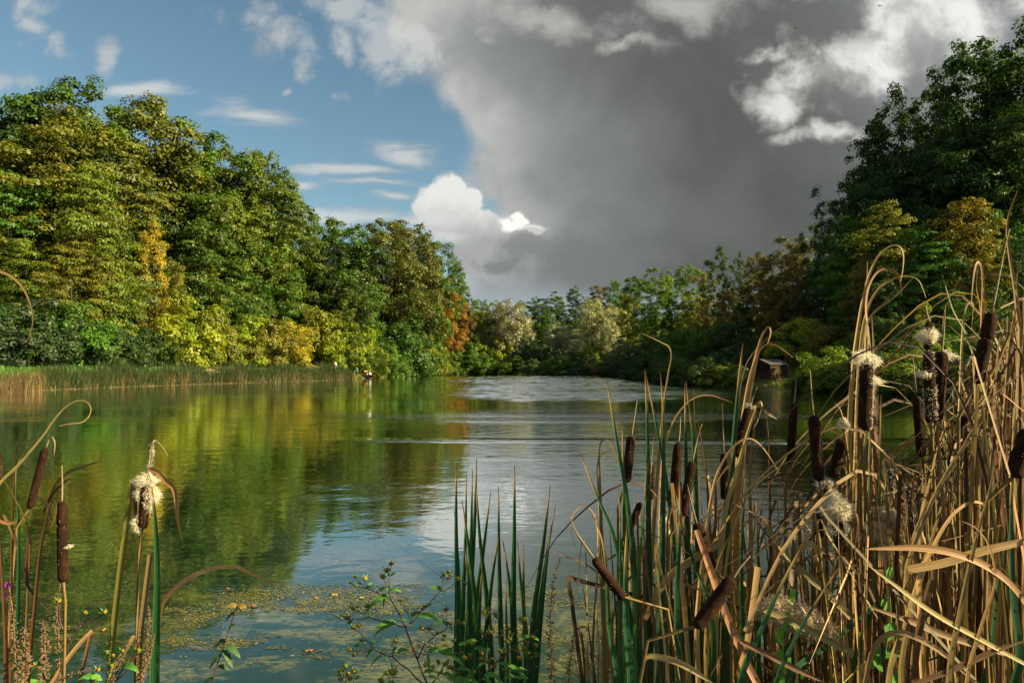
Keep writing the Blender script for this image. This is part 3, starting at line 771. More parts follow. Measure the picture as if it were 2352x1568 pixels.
# ------------------------------------------------------------------ far end
for a in [
    (508, 302, 186, 'willow', 1.15, (0.26, 0.21, 0.11), 'tan brown billowing willow at the far end of the pond'),
    (490, 308, 189, 'willow', 1.0, (0.15, 0.14, 0.07), 'smaller brownish willow left of the tan billowing willow'),
    (520, 322, 184, 'willow', .8, (0.17, 0.16, 0.06), 'low yellowish willow right under the tan billowing willow'),
    (556, 323, 180, 'willow', 1.2, (0.21, 0.23, 0.14), 'silver grey willow standing left of the tall pale willow'),
    (571, 330, 176, 'willow', 1.2, (0.12, 0.14, 0.08), 'grey green willow below the silver grey willow'),
    (592, 300, 190, 'willow', 1.1, (0.33, 0.33, 0.15), 'tall pale willow with sunlit tops at the far end'),
    (612, 304, 189, 'willow', 1.1, (0.34, 0.33, 0.15), 'pale sunlit willow right of the tallest pale willow'),
    (601, 316, 186, 'willow', 1.0, (0.24, 0.25, 0.12), 'greyer willow in front of the two pale willows'),
    (545, 345, 175, 'shrub', 1.3, BLUEG, 'low grey green bush on the far shore left of the driftwood'),
    (527, 346, 180, 'shrub', 1.3, BLUEG, 'low grey green bush on the far shore below the tan willow'),
    (580, 350, 168, 'shrub', 1.6, (0.045, 0.075, 0.028), 'rounded green bush at the water behind the driftwood'),
    (600, 346, 165, 'shrub', 1.3, OLIVE, 'olive bush on the far shore left of the russet reeds'),
    (620, 340, 155, 'willow', 1.2, (0.075, 0.105, 0.055), 'round dusky grey green willow bush right of the russet reeds'),
    (640, 352, 141, 'shrub', 1.2, BLUEG, 'dusky bush at the corner where the far shore meets the right bank'),
    (543, 298, 240, 'tall', 1.2, DEEP, 'dark green round tree on the far hill behind the willows'),
    (560, 302, 225, 'tall', 1.3, DEEP, 'dark blue green tree mass above the silver grey willow'),
    (575, 286, 250, 'tall', 1.2, TEALG, 'dark dome of a tree on the far hill left of the pale willows'),
    (597, 283, 255, 'tall', 1.2, BRWN, 'brownish tree on the far hill right above the pale willows'),
    (614, 279, 245, 'tall', 1.2, GREEN, 'green tree on the far hill right of the brownish one'),
    (536, 296, 275, 'tall', 1.1, GREEN, 'small dark knob of a tree on the far skyline'),
    (520, 299, 270, 'tall', 1.1, OLIVE, 'light olive treetop on the far skyline in the notch'),
    (482, 298, 255, 'tall', 1.1, GREEN, 'distant green treetop left of the notch on the far skyline'),
    (500, 299, 262, 'tall', 1.2, OLIVE, 'distant olive treetop in the notch of the far skyline'),
    (556, 291, 268, 'tall', 1.2, GREEN, 'distant rounded treetop right of the notch'),
    (628, 291, 175, 'tall', .9, OLIVE, 'olive tree right of the pale willows'),
]: tree(*a, group=FB)

# ------------------------------------------------------------------ right hillside
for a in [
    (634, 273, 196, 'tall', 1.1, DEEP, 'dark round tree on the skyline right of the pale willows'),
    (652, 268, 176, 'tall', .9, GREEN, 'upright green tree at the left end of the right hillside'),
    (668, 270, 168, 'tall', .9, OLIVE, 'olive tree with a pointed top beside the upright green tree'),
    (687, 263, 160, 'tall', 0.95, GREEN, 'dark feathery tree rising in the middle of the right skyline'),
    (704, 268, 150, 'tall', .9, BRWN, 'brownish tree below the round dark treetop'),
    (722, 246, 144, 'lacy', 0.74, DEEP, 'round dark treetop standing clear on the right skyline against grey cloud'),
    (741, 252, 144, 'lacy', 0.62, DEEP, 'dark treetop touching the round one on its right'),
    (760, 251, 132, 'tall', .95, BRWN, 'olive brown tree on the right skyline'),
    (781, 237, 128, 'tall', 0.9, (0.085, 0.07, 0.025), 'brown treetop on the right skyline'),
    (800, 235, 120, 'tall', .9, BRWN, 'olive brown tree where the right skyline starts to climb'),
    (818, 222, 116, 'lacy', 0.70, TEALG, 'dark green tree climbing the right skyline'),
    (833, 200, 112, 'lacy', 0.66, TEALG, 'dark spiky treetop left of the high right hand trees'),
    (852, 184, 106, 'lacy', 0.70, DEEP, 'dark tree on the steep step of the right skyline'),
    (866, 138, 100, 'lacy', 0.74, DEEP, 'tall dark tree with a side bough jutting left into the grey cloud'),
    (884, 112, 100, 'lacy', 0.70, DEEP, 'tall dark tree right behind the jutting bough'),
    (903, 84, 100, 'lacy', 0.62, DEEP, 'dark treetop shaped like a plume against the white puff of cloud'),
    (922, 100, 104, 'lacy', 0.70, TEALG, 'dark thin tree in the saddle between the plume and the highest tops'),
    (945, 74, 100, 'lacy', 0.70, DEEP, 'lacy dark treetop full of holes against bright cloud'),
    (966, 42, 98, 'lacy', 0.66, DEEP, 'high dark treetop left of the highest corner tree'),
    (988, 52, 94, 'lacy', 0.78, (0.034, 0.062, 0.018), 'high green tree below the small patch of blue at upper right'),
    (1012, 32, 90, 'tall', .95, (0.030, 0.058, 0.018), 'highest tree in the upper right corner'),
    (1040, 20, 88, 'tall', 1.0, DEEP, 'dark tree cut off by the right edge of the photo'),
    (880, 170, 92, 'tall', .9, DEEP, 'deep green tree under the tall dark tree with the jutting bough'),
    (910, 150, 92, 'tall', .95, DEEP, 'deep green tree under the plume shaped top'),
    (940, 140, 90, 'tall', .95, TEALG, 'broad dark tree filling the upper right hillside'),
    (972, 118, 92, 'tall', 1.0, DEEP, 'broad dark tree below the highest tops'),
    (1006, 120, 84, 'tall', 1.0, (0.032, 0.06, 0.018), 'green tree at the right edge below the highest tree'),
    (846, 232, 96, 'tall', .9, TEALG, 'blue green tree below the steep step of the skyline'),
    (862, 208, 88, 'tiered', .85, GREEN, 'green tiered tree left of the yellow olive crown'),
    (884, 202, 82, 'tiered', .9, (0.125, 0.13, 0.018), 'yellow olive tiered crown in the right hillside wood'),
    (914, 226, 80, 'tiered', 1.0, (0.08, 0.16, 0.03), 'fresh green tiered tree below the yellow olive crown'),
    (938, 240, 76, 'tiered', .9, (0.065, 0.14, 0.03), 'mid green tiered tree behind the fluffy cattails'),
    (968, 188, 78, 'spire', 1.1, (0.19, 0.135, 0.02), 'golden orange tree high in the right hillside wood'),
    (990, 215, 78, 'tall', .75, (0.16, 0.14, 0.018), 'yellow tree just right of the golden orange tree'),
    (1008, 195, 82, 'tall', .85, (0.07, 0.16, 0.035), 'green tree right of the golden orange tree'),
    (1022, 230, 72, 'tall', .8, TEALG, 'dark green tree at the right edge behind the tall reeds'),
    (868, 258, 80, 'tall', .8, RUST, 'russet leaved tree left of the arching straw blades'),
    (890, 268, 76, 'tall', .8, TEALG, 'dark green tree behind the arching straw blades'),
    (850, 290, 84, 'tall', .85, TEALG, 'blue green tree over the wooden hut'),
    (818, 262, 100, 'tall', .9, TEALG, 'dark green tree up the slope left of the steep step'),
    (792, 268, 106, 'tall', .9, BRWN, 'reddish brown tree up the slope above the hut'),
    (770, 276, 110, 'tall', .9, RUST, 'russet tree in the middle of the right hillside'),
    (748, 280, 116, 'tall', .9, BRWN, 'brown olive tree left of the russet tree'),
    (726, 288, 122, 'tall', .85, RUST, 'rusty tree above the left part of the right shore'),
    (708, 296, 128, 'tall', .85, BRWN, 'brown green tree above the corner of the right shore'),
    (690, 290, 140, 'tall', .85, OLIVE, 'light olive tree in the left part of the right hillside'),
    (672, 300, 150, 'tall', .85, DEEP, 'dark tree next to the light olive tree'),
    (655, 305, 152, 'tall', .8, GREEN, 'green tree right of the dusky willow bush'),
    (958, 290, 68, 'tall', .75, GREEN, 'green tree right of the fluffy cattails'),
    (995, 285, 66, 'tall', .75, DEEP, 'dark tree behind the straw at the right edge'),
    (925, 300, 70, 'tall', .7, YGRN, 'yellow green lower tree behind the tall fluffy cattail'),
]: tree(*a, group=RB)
for a in [
    (650, 338, 142, 'shrub', 1.3, BLUEG, 'grey green bush at the left start of the right shore'),
    (668, 338, 128, 'shrub', 1.2, DEEP, 'dark bush left of the bent straw blade'),
    (682, 330, 116, 'shrub', 1.1, GREEN, 'green bush on the right shore behind the bent straw blade'),
    (697, 345, 98, 'shrub', 1.1, DEEP, 'dark bush hanging over the shadowed water'),
    (712, 326, 100, 'shrub', 1.1, GREEN, 'leafy green bush left of the hut above the shore'),
    (724, 348, 88, 'shrub', 1.1, (0.05, 0.075, 0.03), 'low grey green bush left of the hut at the water'),
    (742, 352, 84, 'shrub', .9, (0.05, 0.075, 0.03), 'small grey green bush beside the hut'),
    (738, 322, 96, 'shrub', 1.2, DEEP, 'dark bush behind the hut on its left'),
    (782, 330, 92, 'shrub', 1.3, TEALG, 'dark bush behind the hut on its right'),
    (806, 318, 88, 'shrub', 1.2, YGRN, 'lit yellow green bush right of the hut'),
    (812, 345, 79, 'shrub', 1.1, GREEN, 'green bush at the right corner of the hut'),
    (832, 325, 80, 'shrub', 1.2, (0.15, 0.115, 0.02), 'olive gold bush right of the hut'),
    (842, 350, 72, 'shrub', 1.1, OLIVE, 'olive bush low on the right shore behind two brown cattails'),
    (860, 330, 72, 'shrub', 1.1, GREEN, 'green bush above the shadowed shore left of the fluffy cattail'),
    (884, 318, 72, 'shrub', 1.1, (0.05, 0.09, 0.02), 'green bush behind the fluffy cattail'),
    (900, 345, 66, 'shrub', 1.1, GREEN, 'green bush near the water right of the fluffy cattail'),
    (925, 338, 62, 'shrub', 1.0, YGRN, 'yellow green bush behind the pair of dark cattails'),
    (950, 335, 62, 'shrub', 1.1, GREEN, 'green bush behind the straw right of the pair of dark cattails'),
    (985, 340, 58, 'shrub', 1.1, DEEP, 'dark bush hidden deep behind the right straw'),
    (1020, 335, 58, 'shrub', 1.1, DEEP, 'dark bush behind the straw at the right edge'),
]: tree(*a, group='bushes along the right bank')

# the depth of the woods: trees seen in part between those in front
SIL = [(-60, 95), (0, 96), (40, 92), (80, 82), (110, 96), (160, 108), (200, 133), (240, 155), (270, 158), (300, 205), (330, 222), (400, 225), (440, 246), (460, 270), (480, 300),
       (530, 300), (580, 288), (640, 276), (700, 268), (760, 255), (800, 238), (840, 205), (862, 150), (900, 100), (950, 78), (1000, 45), (1060, 25)]
sil = lambda px: float(np.interp(px, [a for a, _ in SIL], [b for _, b in SIL]))
near_l = lambda px: float(np.interp(px, [-60, 0, 138, 300, 357, 387, 441, 503], [74, 82, 96, 120, 130, 144, 172, 184]))
near_r = lambda px: float(np.interp(px, [629, 665, 702, 757, 805, 892, 1060], [160, 122, 108, 100, 90, 74, 62]))
fr = random.Random(3)
for i in range(46):
    px = fr.uniform(-50, 470); Y = near_l(px) + fr.uniform(10, 30)
    top = sil(px) + fr.uniform(14, 95)
    if top > 330: top = 320
    tree(px, top, Y, fr.choice(['tall', 'tall', 'tiered', 'spire']), fr.uniform(.8, 1.0), fr.choice([GREEN, OLIVE, DEEP, GREEN]),
         'green tree half hidden in the depth of the left bank wood', 'half hidden trees of the left bank wood')
for i in range(46):
    px = fr.uniform(640, 1060); Y = near_r(px) + (fr.uniform(18, 40) if px > 820 else fr.uniform(8, 32))
    top = min(sil(px) + (fr.uniform(60, 170) if px > 815 else fr.uniform(18, 100)), 325)
    tree(px, top, Y, fr.choice(['tall', 'tall', 'tiered', 'lacy']), fr.uniform(.8, 1.0), fr.choice([DEEP, TEALG, GREEN, TEALG, DEEP]),
         'dark green tree half hidden in the depth of the right hillside wood', 'half hidden trees of the right hillside wood')
for i in range(12):
    px = fr.uniform(470, 640); Y = fr.uniform(200, 255)
    tree(px, min(sil(px) + fr.uniform(4, 25), 330), Y, 'tall', fr.uniform(1.0, 1.3), fr.choice([DEEP, TEALG, GREEN]),
         'dark distant tree filling the wooded slope beyond the far willows', 'distant trees beyond the far willows')

# growth hanging over the water's edge
ORD = ['first', 'second', 'third', 'fourth', 'fifth', 'sixth', 'seventh', 'eighth', 'ninth', 'tenth', 'eleventh', 'twelfth', 'thirteenth', 'fourteenth', 'fifteenth', 'sixteenth']
EDGE = [(640, 379, .9), (650, 380, 1.0), (660, 382, .9), (672, 383.3, 1.0), (684, 384.4, 1.1), (696, 385.5, 1.0), (708, 386.3, 1.0), (722, 387, .8), (736, 387.4, .7), (818, 391, .8), (830, 391.6, 1.1), (845, 392.2, 1.0), (860, 392.8, 1.1), (874, 393.3, 1.0), (890, 394, 1.1), (906, 394.8, 1.1), (924, 396, 1.1), (945, 397.5, 1.2), (968, 399, 1.2), (995, 401, 1.2)]
for i, (px, py, s_) in enumerate(EDGE):
    x, y = shore(px, py - .55); 
    z0 = gz(x, y); hgt = (2.6 + 1.5 * fr.random()) * s_
    tree(px, 363 + (EYE - z0 - hgt) / y * 682, y, 'shrub', fr.uniform(1.3, 1.6), fr.choice([DEEP, GREEN, (0.04, 0.075, 0.025), OLIVE, TEALG]),
         f'low waterline bush, {ORD[14 - i]} to the left of the wooden hut' if i < 15 else f'low waterline bush, {ORD[i - 15]} to the right of the wooden hut', 'bushes overhanging the right shore')
for i, (px, py) in enumerate(((395, 376.2), (408, 375.5), (420, 374.9), (433, 374.3), (447, 374), (470, 373.8), (482, 373.8), (494, 373.9), (506, 374), (518, 374.1), (532, 374.3), (556, 374.7), (570, 375), (590, 375.7), (612, 376.4), (626, 377.2))):
    x, y = shore(px, py - .35); z0 = gz(x, y); hgt = 3.2 + 2.2 * fr.random()
    tree(px, 363 + (EYE - z0 - hgt) / y * 682, y, 'shrub', fr.uniform(1.2, 1.6), fr.choice([YGRN, GREEN, OLIVE]) if px < 510 else fr.choice([BLUEG, GREEN, BLUEG]),
         f'low bush at the water, {ORD[i]} to the right of the jetty' if px < 510 else f'grey green waterline bush, {ORD[i - 9]} to the right of the fallen log', 'bushes at the far water line')
# ------------------------------------------------------------------ far reed beds (uncountable)
def reed_bed(name, label, spots, hmin, hmax, mat, color, n, wid=0.045, lean=0.16, seed=1, bent=0.25, off=(0.2, 2.6)):
    """n stalks strewn in a strip along the polyline of (px, py) shore points"""
    r = np.random.default_rng(seed)
    L = np.array([shore(*s) for s in spots]); seg = np.linalg.norm(np.diff(L, axis=0), axis=1); cum = np.concatenate([[0], np.cumsum(seg)])
    cl = r.uniform(0, cum[-1], max(n // 80, 6))
    t = np.where(r.uniform(0, 1, n) < .7, cl[r.integers(0, len(cl), n)] + r.normal(0, 0.6, n), r.uniform(0, cum[-1], n)); t = np.clip(t, 0, cum[-1])
    x = np.interp(t, cum, L[:, 0]); y = np.interp(t, cum, L[:, 1])
    k = np.clip(np.searchsorted(cum, t) - 1, 0, len(seg) - 1); d = (L[k + 1] - L[k]) / seg[k][:, None]
    nrm = np.stack([-d[:, 1], d[:, 0]], 1)
    test = pond_dist(L[0, 0] + nrm[0, 0], L[0, 1] + nrm[0, 1]); nrm = nrm if test > 0 else -nrm
    o = r.uniform(off[0], off[1], n); x = x + nrm[:, 0] * o; y = y + nrm[:, 1] * o
    z = np.maximum(ground_z(x, y), -0.1)
    h = r.uniform(hmin, hmax, n) * (0.74 + 0.16 * np.sin(t * 0.7 + seed) + 0.12 * np.sin(t * 2.3 + seed * 2)); a = r.uniform(0, 6.28, n)
    lx, ly = r.normal(0, lean, n) * h, r.normal(0, lean, n) * h
    w2 = wid * 0.5 * r.uniform(.6, 1.3, n); cx, cy = np.cos(a * .5) * w2, np.sin(a * .3) * w2 * .5
    bend = r.uniform(0, 1, n) < bent
    mz = np.where(bend, 0.75, 0.62); tz = np.where(bend, 0.42, 1.0); tx = np.where(bend, r.normal(0, 0.35, n) * h, lx * 1.25); ty = np.where(bend, r.normal(0, .3, n) * h, ly * 1.25)
    B = np.stack([x, y, z], 1); Mp = B + np.stack([lx * .6, ly * .6, h * mz], 1); T = B + np.stack([tx, ty, h * tz], 1)
    c = np.stack([cx, cy, np.zeros(n)], 1)
    V = np.stack([B - c, B + c, Mp + c * .8, Mp - c * .8, T], 1).reshape(-1, 3)
    b = np.arange(n)[:, None] * 5
    F = np.concatenate([b + np.array([0, 1, 2]), b + np.array([0, 2, 3]), b + np.array([3, 2, 4])])
    uvs = np.tile(np.array([[0, 0], [1, 0], [1, .6], [0, .6], [.5, .9]]), (n, 1))
    o_ = part(name, mesh_np(name, V, F, mat, False, None, uvs), color=color)
    return tag(o_, label, 'reeds', kind='stuff')
S_L = [(-12, 392.4), (0, 391.7), (60, 389), (138, 386), (220, 383.2), (300, 380.8), (340, 379.4), (356, 378.9)]
reed_bed('green_reed_bed', 'bed of green reeds along the foot of the left bank', S_L[2:], 2.0, 3.3, M_GREEN, (0.040, 0.062, 0.022), 12000, seed=2, bent=0.1, off=(.0, 2.8))
reed_bed('dry_reed_bed', 'withered brown reeds among the green ones along the left bank', S_L, 0.5, 2.3, M_DRY, (0.22, 0.165, 0.085), 3600, seed=3, bent=0.5, lean=.28, off=(0.0, 1.6))
reed_bed('tan_reed_bed', 'pale tan reeds at the left edge of the photo', [(-14, 392.5), (0, 391.7), (26, 390.5)], 1.6, 3.0, M_DRY, (0.20, 0.145, 0.07), 520, seed=5, bent=0.5, lean=.2)
reed_bed('short_green_reeds', 'low green water plants by the left bank gap in the reeds', [(20, 390.8), (60, 389)], 0.8, 1.8, M_GREEN, (0.035, 0.085, 0.020), 1600, seed=6, bent=.2)
reed_bed('russet_reed_bed', 'clump of russet reeds on the far shore', [(583, 375.2), (602, 375.8)], 1.9, 3.0, M_DRY, (0.34, 0.17, 0.09), 900, seed=7, wid=.08, bent=.3)
reed_bed('far_green_reeds', 'dark green reeds on the far shore beside the russet clump', [(566, 374.6), (585, 375.3)], 1.8, 3.2, M_GREEN, (0.03, 0.07, 0.035), 700, seed=8, wid=.08)
reed_bed('corner_green_reeds', 'dark green reeds at the corner of the far shore and right bank', [(606, 375.9), (629, 377), (648, 379.6)], 1.4, 2.4, M_GREEN, (0.02, 0.05, 0.028), 1200, seed=9, wid=.07)
reed_bed('hut_bank_grass', 'bright tufty grass on the shore in front of the wooden hut', [(735, 387), (757, 388), (805, 390.5), (815, 391)], 0.35, 0.9, M_GREEN, (0.10, 0.13, 0.018), 3500, seed=10, wid=.05, off=(0.1, 3.0))
def grass_patch(name, label, x0, x1, y0, y1, n, h, color, seed):
    r = np.random.default_rng(seed); px = r.uniform(x0, x1, n); Y = r.uniform(y0, y1, n); x = (px - 512) / 682 * Y
    z = ground_z(x, Y); keep = pond_dist(x, Y) > 0.5; x, Y, z = x[keep], Y[keep], z[keep]; n = len(x)
    a = r.uniform(0, 3.14, n); hh = r.uniform(.5, 1.3, n) * h; c = np.stack([np.cos(a), np.sin(a), np.zeros(n)], 1) * 0.05
    B = np.stack([x, Y, z], 1); T = B + np.stack([r.normal(0, .3, n) * h, r.normal(0, .3, n) * h, hh], 1)
    V = np.stack([B - c, B + c, T], 1).reshape(-1, 3)
    o = part(name, mesh_np(name, V, np.arange(n * 3).reshape(-1, 3), M_GREEN, False, None, np.tile(np.array([[0, 0], [1, 0], [.5, .8]]), (n, 1))), color=color)
    tag(o, label, 'grass', kind='stuff')
grass_patch('bank_grass', 'green grass on top of the left bank behind the reeds', -15, 190, 66, 98, 16000, 0.35, (0.06, 0.13, 0.018), 4)
grass_patch('sunlit_grass', 'sunlit yellow green grass around the white clad figure', 322, 366, 117, 130, 3500, 0.4, (0.16, 0.17, 0.025), 5)

# sandy bare patches on the left bank
def patch(name, px, Y, rx, ry, label_kind='structure'):
    x = (px - 512) / 682 * Y; n = 26; V = [(x, Y, gz(x, Y) + .05)]; V2 = []
    for i in range(n):
        a = 6.283 * i / n; q = 1 + .22 * math.sin(3 * a + px) + .12 * math.sin(7 * a)
        xx, yy_ = x + rx * q * math.cos(a), Y + ry * q * math.sin(a); V.append((xx, yy_, gz(xx, yy_) + .05))
    tag(part(name, mesh_py(name, V, [(0, 1 + i, 1 + (i + 1) % n) for i in range(n)], M_SAND)), kind='structure')
M_SAND = simple('bare_sand', (0.34, 0.22, 0.11), (0.5, 0.36, 0.2), 3, 0.95)
patch('sand_path', 198, 93, 3.6, 2.0); patch('sand_path', 215, 96, 2.0, 1.6); patch('sand_path', 326, 119, 2.4, 1.8); patch('sand_path', 760, 74.8, 1.2, .8)

# ------------------------------------------------------------------ hut
hx, hy = (769 - 512) / 682 * 79, 79.0
hut = thing('wooden_hut', (hx, hy, gz(hx, hy) - .05), 'small brown plank hut with grey gable roof on the right shore', 'hut')
hut.rotation_euler.z = math.radians(-60)
LX, LY, HH = 2.5, 2.7, 1.75       # gable end faces left-front, long wall right-front
for k in range(6):                # plank courses of the walls, every board its own piece
    z = .16 + k * .285
    for nm, c, sz in (('plank', (0.0, -LY / 2, z), (LX, .08, .235)), ('plank', (LX / 2, 0, z), (.08, LY - .18, .235)),
                      ('plank', (0.0, LY / 2, z), (LX, .08, .235)), ('plank', (-LX / 2, .55, z), (.08, LY - 1.28, .235))):
        if k > 2 and c[1] < -1: continue          # the front is open above its breast wall
        part(nm, Geo().box((c[0], c[1], c[2] + .008 * math.sin(k * 5 + c[0])), sz).mesh(nm, M_WOOD, False), hut)
part('interior_shade_block', Geo().box((0.03, .05, .86), (LX - .3, LY - .5, 1.66)).mesh('interior_shade_block', M_DARK, False), hut)  # dark block filling the hut, stands in for the shade inside
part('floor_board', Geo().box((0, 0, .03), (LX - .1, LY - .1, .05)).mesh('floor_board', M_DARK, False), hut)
for sx, sy in ((-1, -1), (1, -1), (-1, 1), (1, 1)):
    g = Geo(); g.tube([(sx * (LX / 2 + .06), sy * (LY / 2 + .06), -.2), (sx * (LX / 2 + .10), sy * (LY / 2 + .05), .8), (sx * (LX / 2 + .06), sy * (LY / 2 + .06), HH + .05)], [.085, .07, .075], 8)
    part('corner_post', g.mesh('corner_post', M_WOOD), hut)
for s in (-1, 1):
    g = Geo(); ang = math.atan2(.62, LX / 2 + .25); L_ = math.hypot(.62, LX / 2 + .25)
    g.box((s * (LX / 4 + .125), 0, HH + .36), (L_, LY + .7, .06), Matrix.Rotation(s * ang, 3, 'Y'))
    part('roof_slope', g.mesh('roof_slope', M_ROOF, False), hut)
for s in (-1, 1):
    g = Geo(); y = s * (LY / 2 + .02); g.add([(-LX / 2, y, HH), (LX / 2, y, HH), (0, y, HH + .58), (-LX / 2, y + .04, HH), (LX / 2, y + .04, HH), (0, y + .04, HH + .58)], [(0, 1, 2), (3, 5, 4), (0, 3, 4, 1), (1, 4, 5, 2), (2, 5, 3, 0)])
    part('gable_board', g.mesh('gable_board', M_DARK, False), hut)
def stone(px, py, Y, r, label, mat=None, nm='stone', cat='stone', grp=None):
    p = P(px, py, Y); x, y = p.x, p.y; z = max(gz(x, y), 0)
    rr = random.Random(int(px * 10)); import bmesh
    bm = bmesh.new(); bmesh.ops.create_icosphere(bm, subdivisions=2, radius=r)
    for v_ in bm.verts: v_.co *= 1 + .3 * mnoise.noise(v_.co * (1.4 / r) + Vector((px, 0, 0))); v_.co.z *= .65
    me = bpy.data.meshes.new(nm); bm.to_mesh(me); bm.free(); me.materials.append(mat or M_PALE)
    tag(part(nm, me, None, (x, y, z + r * .3)), label, cat, grp)
stone(767.5, 381, 77.0, .22, 'white stone on the bare ground left in front of the hut')
stone(772, 380, 77.5, .24, 'white stone on the ground right in front of the hut')
stone(384, 376.4, 139, .35, 'white float on the water right of the jetty', M_WHITE, 'float', 'float')
stone(332, 361, 120.5, .32, 'pale bucket sized stone by the feet of the white clad figure, left one')
stone(333.8, 361.2, 120, .34, 'pale bucket sized stone by the feet of the white clad figure, right one')
stone(563, 375, 158, .4, 'white float by the reeds of the far shore', M_WHITE, 'float', 'float')

# jetty with planks
jx, jy = (369.5 - 512) / 682 * 124, 124
jet = thing('jetty', (jx, jy, 0), 'small dark plank jetty on posts at the end of the left reeds', 'jetty')
for k in range(9): part('plank', Geo().box((-.84 + k * .21 - .0, 0, .62 + .008 * (k % 3)), (.19, 2.6, .05)).mesh('plank', M_WOOD, False), jet)
for x in (-.8, .8):
    for y in (-1.15, 1.0): part('post', Geo().tube([(x, y, -1), (x, y, .59)], .07, 8).mesh('post', M_WOOD), jet)
    part('beam', Geo().box((x, 0, .54), (.1, 2.5, .1)).mesh('beam', M_WOOD, False), jet)
def bag(px, col, label):
    x = (px - 512) / 682 * 123.7; g = Geo(); g.tube([(0, 0, 0), (0, 0, .1), (0, 0, .3), (.02, 0, .42)], [.26, .3, .24, .08], 10)
    b_ = thing('bag', (x, 123.7, .66), label, 'bag'); part('sack', g.mesh('sack', col), b_)
    part('handle', Geo().tube(catmull([(-.1, 0, .38), (-.06, 0, .52), (.06, 0, .52), (.1, 0, .38)], 8), .015, 5).mesh('handle', col), b_)
bag(367.0, M_PALE, 'pale bag on the jetty next to the orange shirted person')
bag(370.2, M_WHITE, 'white bag at the right end of the jetty')

# fallen log and driftwood heap
g = Geo(); a, b = P(474, 370.5, 177), P(505, 373.6, 172); a.z = max(a.z, .9); b.z = .05
pts = [a + (b - a) * (i / 7) + Vector((0, 0, .12 * math.sin(i * 1.7))) for i in range(8)]
log = thing('fallen_log', a, 'long bare fallen log sloping into the water at the tip of the left bank', 'log')
g.tube([p - a for p in pts], [.36 - .03 * i for i in range(8)], 8); part('log_trunk', g.mesh('log_trunk', simple('dead_log', (.14, .085, .06), (.27, .18, .13), 3, .9)), log)
for i, (k, dxy) in enumerate(((3, (1.2, -.4, 1.0)), (5, (1.5, .3, .9)), (6, (.8, -.5, 1.3)))):
    part('broken_branch', Geo().tube([pts[k] - a, pts[k] - a + Vector(dxy) * .6, pts[k] - a + Vector(dxy) + Vector((.2, 0, 0))], [.11, .07, .03], 5).mesh('broken_branch', M_BARK), log)
r_ = random.Random(8); g = Geo()
for i in range(90):
    px = r_.gauss(548, 9); x = (px - 512) / 682 * 165; y = 166 + r_.uniform(-2, 4); hgt = max(.1, 2.0 - abs(px - 547) * .11)
    a = Vector((x, y, r_.uniform(0, .3))); b = a + Vector((r_.uniform(-2.2, 2.2), r_.uniform(-1, 1), r_.uniform(.1, hgt)))
    g.tube([a, a.lerp(b, .5) + Vector((0, 0, .25)), b], [.07, .05, .02], 4, False)
tag(part('driftwood', g.mesh('driftwood', simple('driftwood_grey_brown', (.11, .06, .04), (.24, .15, .1), 3, .9))), 'heap of brown driftwood sticks on the far shore', 'driftwood', kind='stuff')

# ------------------------------------------------------------------ people
def skinned(name, verts, edges, radii, mat, parent, root=0, sub=2):
    me = bpy.data.meshes.new(name); me.from_pydata([tuple(v_) for v_ in verts], edges, []); me.update(); me.materials.append(mat)
    o = bpy.data.objects.new(name, me); link(o, parent)
    sk = o.modifiers.new('skin', 'SKIN'); sk.use_smooth_shade = True
    for i, r in enumerate(radii):
        me.skin_vertices[0].data[i].radius = (r, r)
        me.skin_vertices[0].data[i].use_root = (i == root)
    o.modifiers.new('sub', 'SUBSURF').levels = sub; o.modifiers['sub'].render_levels = sub
    return o
def person(loc, rz, label, J, top_mat, leg_mat, hat=None):
    """J: joint name -> point; one skinned body under a shirt and trousers"""
    o = thing('person', loc, label, 'person', None); o.rotation_euler.z = rz
    names = list(J); ix = {n: i for i, n in enumerate(names)}
    E = [('pelvis', 'chest'), ('chest', 'neck'), ('neck', 'head0'), ('head0', 'head1')]
    for s in 'lr':
        E += [('pelvis', 'hip' + s), ('hip' + s, 'knee' + s), ('knee' + s, 'ank' + s), ('ank' + s, 'toe' + s), ('chest', 'sh' + s), ('sh' + s, 'elb' + s), ('elb' + s, 'wri' + s), ('wri' + s, 'hand' + s)]
    R = dict(pelvis=.13, chest=.14, neck=.055, head0=.085, head1=.095)
    for s in 'lr': R.update({'hip' + s: .095, 'knee' + s: .06, 'ank' + s: .042, 'toe' + s: .035, 'sh' + s: .065, 'elb' + s: .043, 'wri' + s: .03, 'hand' + s: .032})
    V = [Vector(J[n]) for n in names]
    skinned('body', V, [(ix[a], ix[b]) for a, b in E], [R[n] for n in names], M_SKIN, o, ix['pelvis'])
    def sub_(nm, ns, es, mat, grow):
        k = {n: i for i, n in enumerate(ns)}
        skinned(nm, [Vector(J[n]) for n in ns], [(k[a], k[b]) for a, b in es], [R[n] * grow + .012 for n in ns], mat, o, 0)
    sub_('shirt', ['chest', 'pelvis', 'shl', 'elbl', 'shr', 'elbr', 'neck'], [('chest', 'pelvis'), ('chest', 'shl'), ('shl', 'elbl'), ('chest', 'shr'), ('shr', 'elbr'), ('chest', 'neck')], top_mat, 1.12)
    sub_('trousers', ['pelvis', 'hipl', 'kneel', 'ankl', 'hipr', 'kneer', 'ankr'], [('pelvis', 'hipl'), ('hipl', 'kneel'), ('kneel', 'ankl'), ('pelvis', 'hipr'), ('hipr', 'kneer'), ('kneer', 'ankr')], leg_mat, 1.12)
    h0, h1 = Vector(J['head0']), Vector(J['head1']); d = (h1 - h0).normalized()
    skinned('hair', [h0 + d * .07 + Vector((0, .03, 0)), h1 + d * .03 + Vector((0, .02, 0))], [(0, 1)], [.075, .098], M_HAIR, o)
    return o
